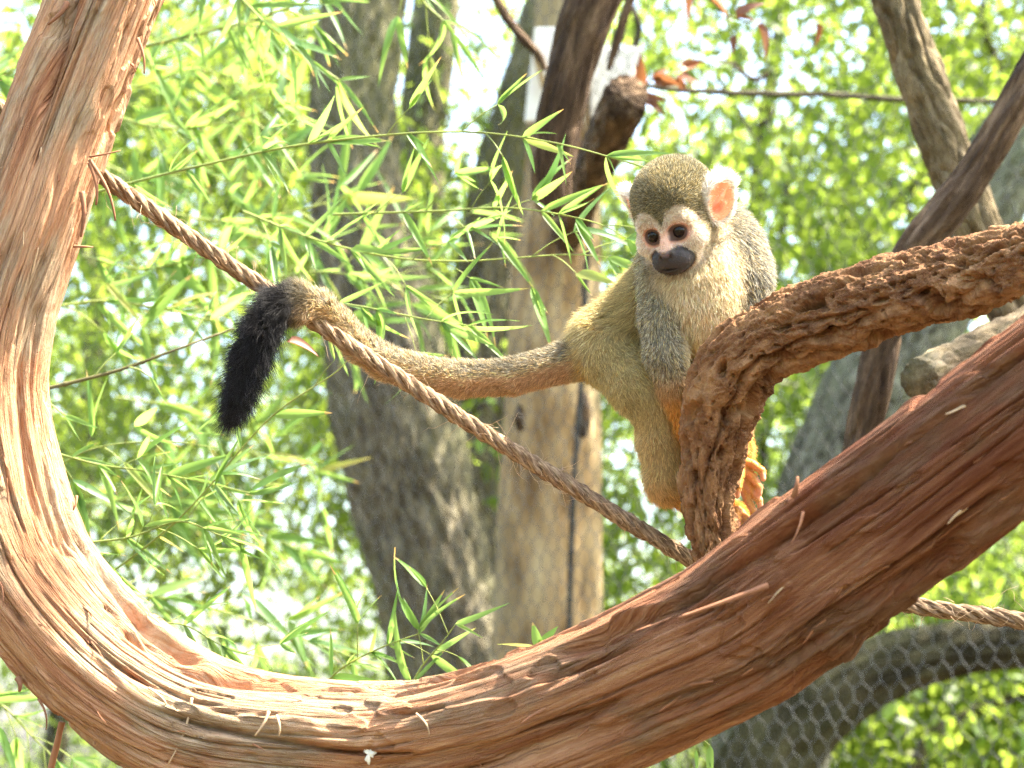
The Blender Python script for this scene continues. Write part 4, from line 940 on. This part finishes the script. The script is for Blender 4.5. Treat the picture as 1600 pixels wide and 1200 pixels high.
def region(q, nrm):
    """fur colour, fur length, flow, density, skin colour at points q (monkey frame)"""
    W = np.stack([np.exp(-np.clip(sd_prim(p, q), -2, 80) / 5.0) for p in PRIMS], 1); W /= W.sum(1)[:, None] + 1e-12
    col = W @ np.array([p['col'] for p in PRIMS]); fl = W @ np.array([p['fl'] for p in PRIMS], float)
    flo = np.array([(p['b'] - p['a']) / (np.linalg.norm(p['b'] - p['a']) + 1e-9) if p['t'] == 'c' else p['flow'] / np.linalg.norm(p['flow']) for p in PRIMS]); flow = W @ flo
    dens = np.ones(len(q)); skin = col * 0.75
    def put(mask, c, f=None, d=None, s=None):
        m_ = np.clip(mask, 0, 1)[:, None]
        col[:] = col * (1 - m_) + np.array(c) * m_; skin[:] = skin * (1 - m_) + np.array(s if s is not None else np.array(c) * 0.75) * m_
        if f is not None: fl[:] = fl * (1 - m_[:, 0]) + f * m_[:, 0]
        if d is not None: dens[:] = dens * (1 - m_[:, 0]) + d * m_[:, 0]
    jit = 5 * noise3(q * 0.06, 2)
    # tail: brown-orange below, darker line above, black last third
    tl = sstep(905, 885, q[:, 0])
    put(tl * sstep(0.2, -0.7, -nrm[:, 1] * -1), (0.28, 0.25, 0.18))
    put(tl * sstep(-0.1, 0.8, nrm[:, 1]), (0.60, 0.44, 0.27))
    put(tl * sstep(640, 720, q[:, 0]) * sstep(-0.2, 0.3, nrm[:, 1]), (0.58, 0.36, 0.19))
    put(sstep(500, 452, q[:, 0] + jit * 1.6), C_BLACK, 24)
    # belly and chest cream, gold tinge low down
    hq = m2h(q)
    x, y, z = hq[:, 0], hq[:, 1], hq[:, 2]
    body = sstep(0, 20, np.linalg.norm(hq / np.array([72, 80, 90]), axis=1) * 80 - 80)
    chest = sstep(66, 44, np.abs(q[:, 0] - 1092 - (q[:, 1] - 430) * 0.10)) * sstep(10, -20, q[:, 2]) * sstep(395, 425, q[:, 1]) * sstep(660, 560, q[:, 1]) * sstep(1050, 1066, q[:, 0] - (q[:, 1] - 470) * 0.10)
    put(chest * body, C_CHEST, 14)
    put(chest * body * sstep(500, 560, q[:, 1]), (0.72, 0.62, 0.34))
    put(body * sstep(1120, 1150, q[:, 0]) * sstep(-60, -20, -q[:, 2] - 40) * 0, C_GREY)
    ruff = sstep(-20, 10, -q[:, 2]) * sstep(15, 3, np.hypot((q[:, 0] - 1126) / 1.1, (q[:, 1] - 386) / 2.1))
    put(ruff, (0.78, 0.70, 0.56), 15)
    # head
    head = sstep(1.22, 1.10, np.linalg.norm((hq - np.array([0, 6, 0])) / np.array([72, 82, 98]), axis=1))
    front = sstep(14, -6, z + 0.25 * np.abs(x) * 0)
    ax_ = np.abs(x); yb = 11 - 25 * np.sin(np.pi * np.clip(ax_ / 47, 0, 1)) ** 0.8 + np.clip(ax_ - 47, 0, 30) * 0.2
    je = 2.5 * noise3(q * 0.25, 4)
    capm = np.maximum(sstep(3, -3, y - yb + je), sstep(-6, 6, z - 2))
    burn = sstep(40, 46, ax_ + je) * sstep(58, 47, y + je) * sstep(-2, 6, y + je) * sstep(-40, -27, z)
    put(head, C_FACE, 6)
    put(head * sstep(30, 60, y) * sstep(-35, 0, z), (0.74, 0.62, 0.44), 10)
    put(head * capm * sstep(52, 44, y + je), C_CAP, 6)
    put(head * burn, (0.27, 0.24, 0.16), 8)
    pinkz = sstep(34, 14, np.hypot((ax_ - 20.5), (y - 28) * 1.1)) * sstep(10, -30, z)
    put(head * pinkz * 0.5 * (1 - capm), (0.88, 0.62, 0.48), 4, 0.7, (0.80, 0.52, 0.40))
    for s in (-1, 1):
        de = np.hypot((x - 20.5 * s) / 1.15, y - 26)
        put(head * sstep(18.5, 14, de) * sstep(-30, -40, z), (0.55, 0.31, 0.21), 2, 0.12, (0.44, 0.22, 0.145))
        put(head * sstep(14.0, 12.2, de) * sstep(-30, -40, z), (0.1, 0.05, 0.03), 1, 0.0, (0.07, 0.035, 0.025))
    br = head * sstep(10, 5, ax_) * sstep(18, 24, y) * sstep(59, 49, y) * sstep(-40, -56, z)
    put(br * 0.7, (0.78, 0.52, 0.40), 3, 0.35, (0.72, 0.46, 0.35))
    mz = np.linalg.norm((hq - np.array([0, 67, -60])) / np.array([35.5, 26, 40]), axis=1)
    muz = sstep(1.06, 0.97, mz + je * 0.01) * sstep(42, 49, y + np.clip(ax_, 0, 14) * 0.1) * sstep(-28, -40, z)
    put(muz, (0.06, 0.052, 0.05), 2.5, 0.22, (0.036, 0.029, 0.028))
    ns = muz * sstep(9, 5, ax_) * sstep(57, 51, y)
    put(ns * 0.4, (0.25, 0.17, 0.16), 2, 0.2, (0.25, 0.17, 0.16))
    # ears: pink inside, white fur on the rim
    for s in (-1, 1):
        le = (hq - EAR_C[s]) @ earrot(s)
        on = sstep(1.35, 1.2, np.linalg.norm(le / np.array([29, 36, 14]), axis=1)) * sstep(52, 58, s * x)
        put(on, (0.90, 0.82, 0.68), 9, 0.8, (0.80, 0.50, 0.34)); put(on * sstep(8, 26, le[:, 1]), (0.92, 0.86, 0.74), 17, 0.9)
        ins_ = on * sstep(1.05, 0.9, np.hypot(le[:, 0] / 24, (le[:, 1] + 2) / 32)) * sstep(-5, -2, le[:, 2])
        put(ins_, (0.9, 0.6, 0.4), 4, 0.10, (0.80, 0.36, 0.18))
        put(ins_ * sstep(12, 6, np.hypot(le[:, 0] + 4 * s, le[:, 1] + 14)), (0.8, 0.4, 0.25), 3, 0.05, (0.72, 0.20, 0.10))
    # fingers: pink tips
    dt = np.min(np.linalg.norm(q[:, None] - FTIPS[None], axis=2), 1)
    put(sstep(13, 7, dt), (0.8, 0.45, 0.33), 2, 0.05, (0.72, 0.36, 0.27))
    hnd = sstep(1132, 1142, q[:, 0]) * sstep(700, 715, q[:, 1]) * sstep(-20, -40, q[:, 2])
    put(hnd * sstep(13, 16, dt) * sstep(-0.3, -0.8, nrm[:, 0]), (0.75, 0.45, 0.3), 3, 0.2, (0.72, 0.38, 0.28))
    fl[:] = np.where(hnd > 0.5, np.minimum(fl, 3.5), fl); dens[:] = np.where(hnd > 0.5, dens * 0.5, dens); skin[:] = np.where((hnd > 0.5)[:, None], skin * 0.5 + np.array([0.56, 0.26, 0.07]) * 0.5, skin)
    return col, fl, flow, dens, skin

BN = vnormals(BV, BQ)
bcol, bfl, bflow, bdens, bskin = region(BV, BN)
def mat_skin():
    t = NT('monkey_skin'); c = t.attr('skin').outputs['Color']
    tc = t.n('ShaderNodeTexCoord').outputs['Object']; f = t.noise(tc, 900, 4, 0.6)
    c2 = t.mix(0.35, c, t.mix(1.0, c, t.ramp(f, [(0.3, (0.55, 0.55, 0.55)), (0.7, (1.0, 1.0, 1.0))]), 'MULTIPLY'))
    b = t.bsdf(c2, 0.6, t.bump(f, 0.5, 0.0005), 0.3)
    b.inputs['Subsurface Weight'].default_value = 0.35; b.inputs['Subsurface Radius'].default_value = (1.0, 0.35, 0.18); b.inputs['Subsurface Scale'].default_value = 0.004
    return t.done(b)
monkey = empty('squirrel_monkey', mw(np.array([1110, 820, -10.0])))
set_props(monkey, 'squirrel monkey with olive fur and black muzzle crouching behind the corky branch', 'monkey')
m_org = np.array(monkey.location)
me = mesh_data('body', mw(BV) - m_org, BQ, attrs={'skin': ('FLOAT_COLOR', np.column_stack([bskin, np.ones(len(bskin))]))})
body = link('body', me, mat_skin(), monkey)

# eyes
def uvsphere(c, r, n=28, m=20):
    V = []; 
    for i in range(m + 1):
        a = math.pi * i / m
        for j in range(n):
            b = 2 * math.pi * j / n; V.append([math.sin(a) * math.cos(b), math.sin(a) * math.sin(b), math.cos(a)])
    V = np.array(V); I = np.arange((m + 1) * n).reshape(m + 1, n)
    q = np.stack([I[:-1], I[1:], np.roll(I[1:], -1, 1), np.roll(I[:-1], -1, 1)], -1).reshape(-1, 4)
    return V * r + c, q
def mat_eye():
    t = NT('monkey_eye'); tc = t.n('ShaderNodeTexCoord').outputs['Object']; f = t.noise(tc, 400, 3, 0.5)
    b = t.bsdf(t.ramp(f, [(0.4, (0.003, 0.002, 0.0016)), (0.65, (0.010, 0.005, 0.0035))]), 0.04, None, 0.24); b.inputs['Coat Weight'].default_value = 0.0; b.inputs['Coat Roughness'].default_value = 0.03
    return t.done(b)
ME_ = mat_eye()
for s in (-1, 1):
    V, q = uvsphere(h2m((20.5 * s, 26, -48.8)), 11.8)
    link('eye', mesh_data('eye', mw(V) - m_org, q), ME_, monkey)

# fur as real curves rooted on the body
def grow(n_hair, seed, chooser=None):
    g_ = np.random.default_rng(seed)
    Va, Vb, Vc, Vd = (BV[BQ[:, k]] for k in range(4))
    area = 0.5 * np.linalg.norm(np.cross(Vc - Va, Vd - Vb), axis=1); wgt = area * bdens[BQ].mean(1) * (1 if chooser is None else chooser(BV[BQ].mean(1)))
    fi = g_.choice(len(BQ), n_hair, p=wgt / wgt.sum()); u, v = g_.random((2, n_hair, 1))
    def ip(A): return (A[BQ[fi, 0]] * (1 - u) + A[BQ[fi, 1]] * u) * (1 - v) + (A[BQ[fi, 3]] * (1 - u) + A[BQ[fi, 2]] * u) * v
    return ip(BV), ip(BN), g_
def fur_curves(root_, nrm, g_):
    n = len(root_); nrm = nrm / (np.linalg.norm(nrm, axis=1)[:, None] + 1e-9)
    col, fl, flow, dens, _ = region(root_, nrm)
    keep = g_.random(n) < np.clip(dens * 3, 0, 1); root_, nrm, col, fl, flow = root_[keep], nrm[keep], col[keep], fl[keep], flow[keep]; n = len(root_)
    fl = fl * g_.uniform(0.65, 1.2, n)
    ft = flow - nrm * np.sum(flow * nrm, 1)[:, None]; ft /= np.linalg.norm(ft, axis=1)[:, None] + 1e-6
    # slow turning of the coat and small clumps
    swirl = np.stack([noise3(root_ * 0.03, 91 + k) for k in range(3)], 1) * 0.6 + np.stack([noise3(root_ * 0.12, 95 + k) for k in range(3)], 1) * 0.55
    lift = np.where(fl > 22, 0.55, np.where(fl < 10, 0.78, 0.48))[:, None]
    tuft = sstep(470, 440, root_[:, 0])[:, None]; lift = lift - tuft * 0.12
    fl = fl * (1 + tuft[:, 0] * g_.uniform(-0.4, 0.6, n))
    d0 = nrm * lift + tuft * g_.normal(0, 0.28, (n, 3)) + ft * (1 - lift) * 1.1 + swirl * 0.5 + g_.normal(0, 0.16, (n, 3)); d0 /= np.linalg.norm(d0, axis=1)[:, None]
    d1 = d0 * 0.75 + ft * 0.45 + swirl * 0.35 + np.array([0, 0.12, 0]) + g_.normal(0, 0.14, (n, 3)); d1 /= np.linalg.norm(d1, axis=1)[:, None]
    K = 5; t = np.linspace(0, 1, K)[None, :, None]
    pts = (root_ - nrm * 0.8)[:, None] + (d0[:, None] * (t - 0.5 * t * t) + d1[:, None] * 0.5 * t * t) * fl[:, None, None] * 1.15
    lum = col.mean(1)
    sat = (col[:, 0] - col[:, 2]) / (col[:, 0] + 1e-6)
    ag = np.where((lum > 0.10) & (lum < 0.36) & (sat < 0.6), 0.68, np.where(lum < 0.1, 0.3, 0.3)); ag = np.where(sat > 0.7, 0.18, ag)            # ticked hairs on the grey and olive coat
    f = np.exp(g_.normal(0, 1, n) * ag); f = np.clip(f, 0.12, 2.6)
    gold = (g_.random(n) < 0.3) & (lum > 0.1) & (lum < 0.42) & (sat < 0.6)
    col = np.clip(col * f[:, None], 0, 0.92); col[gold] = np.clip(col[gold] * np.array([1.2, 1.0, 0.66]), 0, 0.9)
    return pts, col, fl
r1, n1_, g1 = grow(170000, 1)
r2, n2_, g2 = grow(60000, 2, lambda c: (np.linalg.norm(c - HC, axis=1) < 120).astype(float))
r3, n3_, g3 = grow(30000, 3, lambda c: (c[:, 0] < 500).astype(float))
pts, hcol, hfl = fur_curves(np.vstack([r1, r2, r3]), np.vstack([n1_, n2_, n3_]), np.random.default_rng(9))
NH = len(pts)
cu = bpy.data.hair_curves.new('fur'); cu.add_curves([5] * NH)
cu.points.foreach_set('position', (mw(pts.reshape(-1, 3)) - m_org).astype(np.float32).ravel())
rad = np.tile(np.array([0.9, 0.85, 0.7, 0.45, 0.1]), NH).reshape(NH, 5) * np.where(hfl > 22, 0.30, np.where(hfl < 9, 0.34, 0.36))[:, None] * MU
at = cu.attributes.get('radius') or cu.attributes.new('radius', 'FLOAT', 'POINT'); at.data.foreach_set('value', rad.astype(np.float32).ravel())
ca = cu.attributes.new('tint', 'FLOAT_COLOR', 'CURVE'); ca.data.foreach_set('color', np.column_stack([hcol, np.ones(NH)]).astype(np.float32).ravel())
def mat_fur():
    t = NT('monkey_fur'); c = t.attr('tint').outputs['Color']
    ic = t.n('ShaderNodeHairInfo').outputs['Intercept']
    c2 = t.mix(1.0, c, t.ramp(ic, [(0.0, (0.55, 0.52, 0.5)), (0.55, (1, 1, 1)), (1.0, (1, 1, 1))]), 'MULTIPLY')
    b = t.bsdf(c2, 0.45, None, 0.25); tl = t.n('ShaderNodeBsdfTranslucent'); t.l(c2, tl.inputs[0])
    mx = t.n('ShaderNodeMixShader'); mx.inputs[0].default_value = 0.38; t.l(b.outputs[0], mx.inputs[1]); t.l(tl.outputs[0], mx.inputs[2])
    return t.done(mx)
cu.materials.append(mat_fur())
fur = bpy.data.objects.new('fur', cu); COL.objects.link(fur); fur.parent = monkey; fur['kind'] = 'stuff'
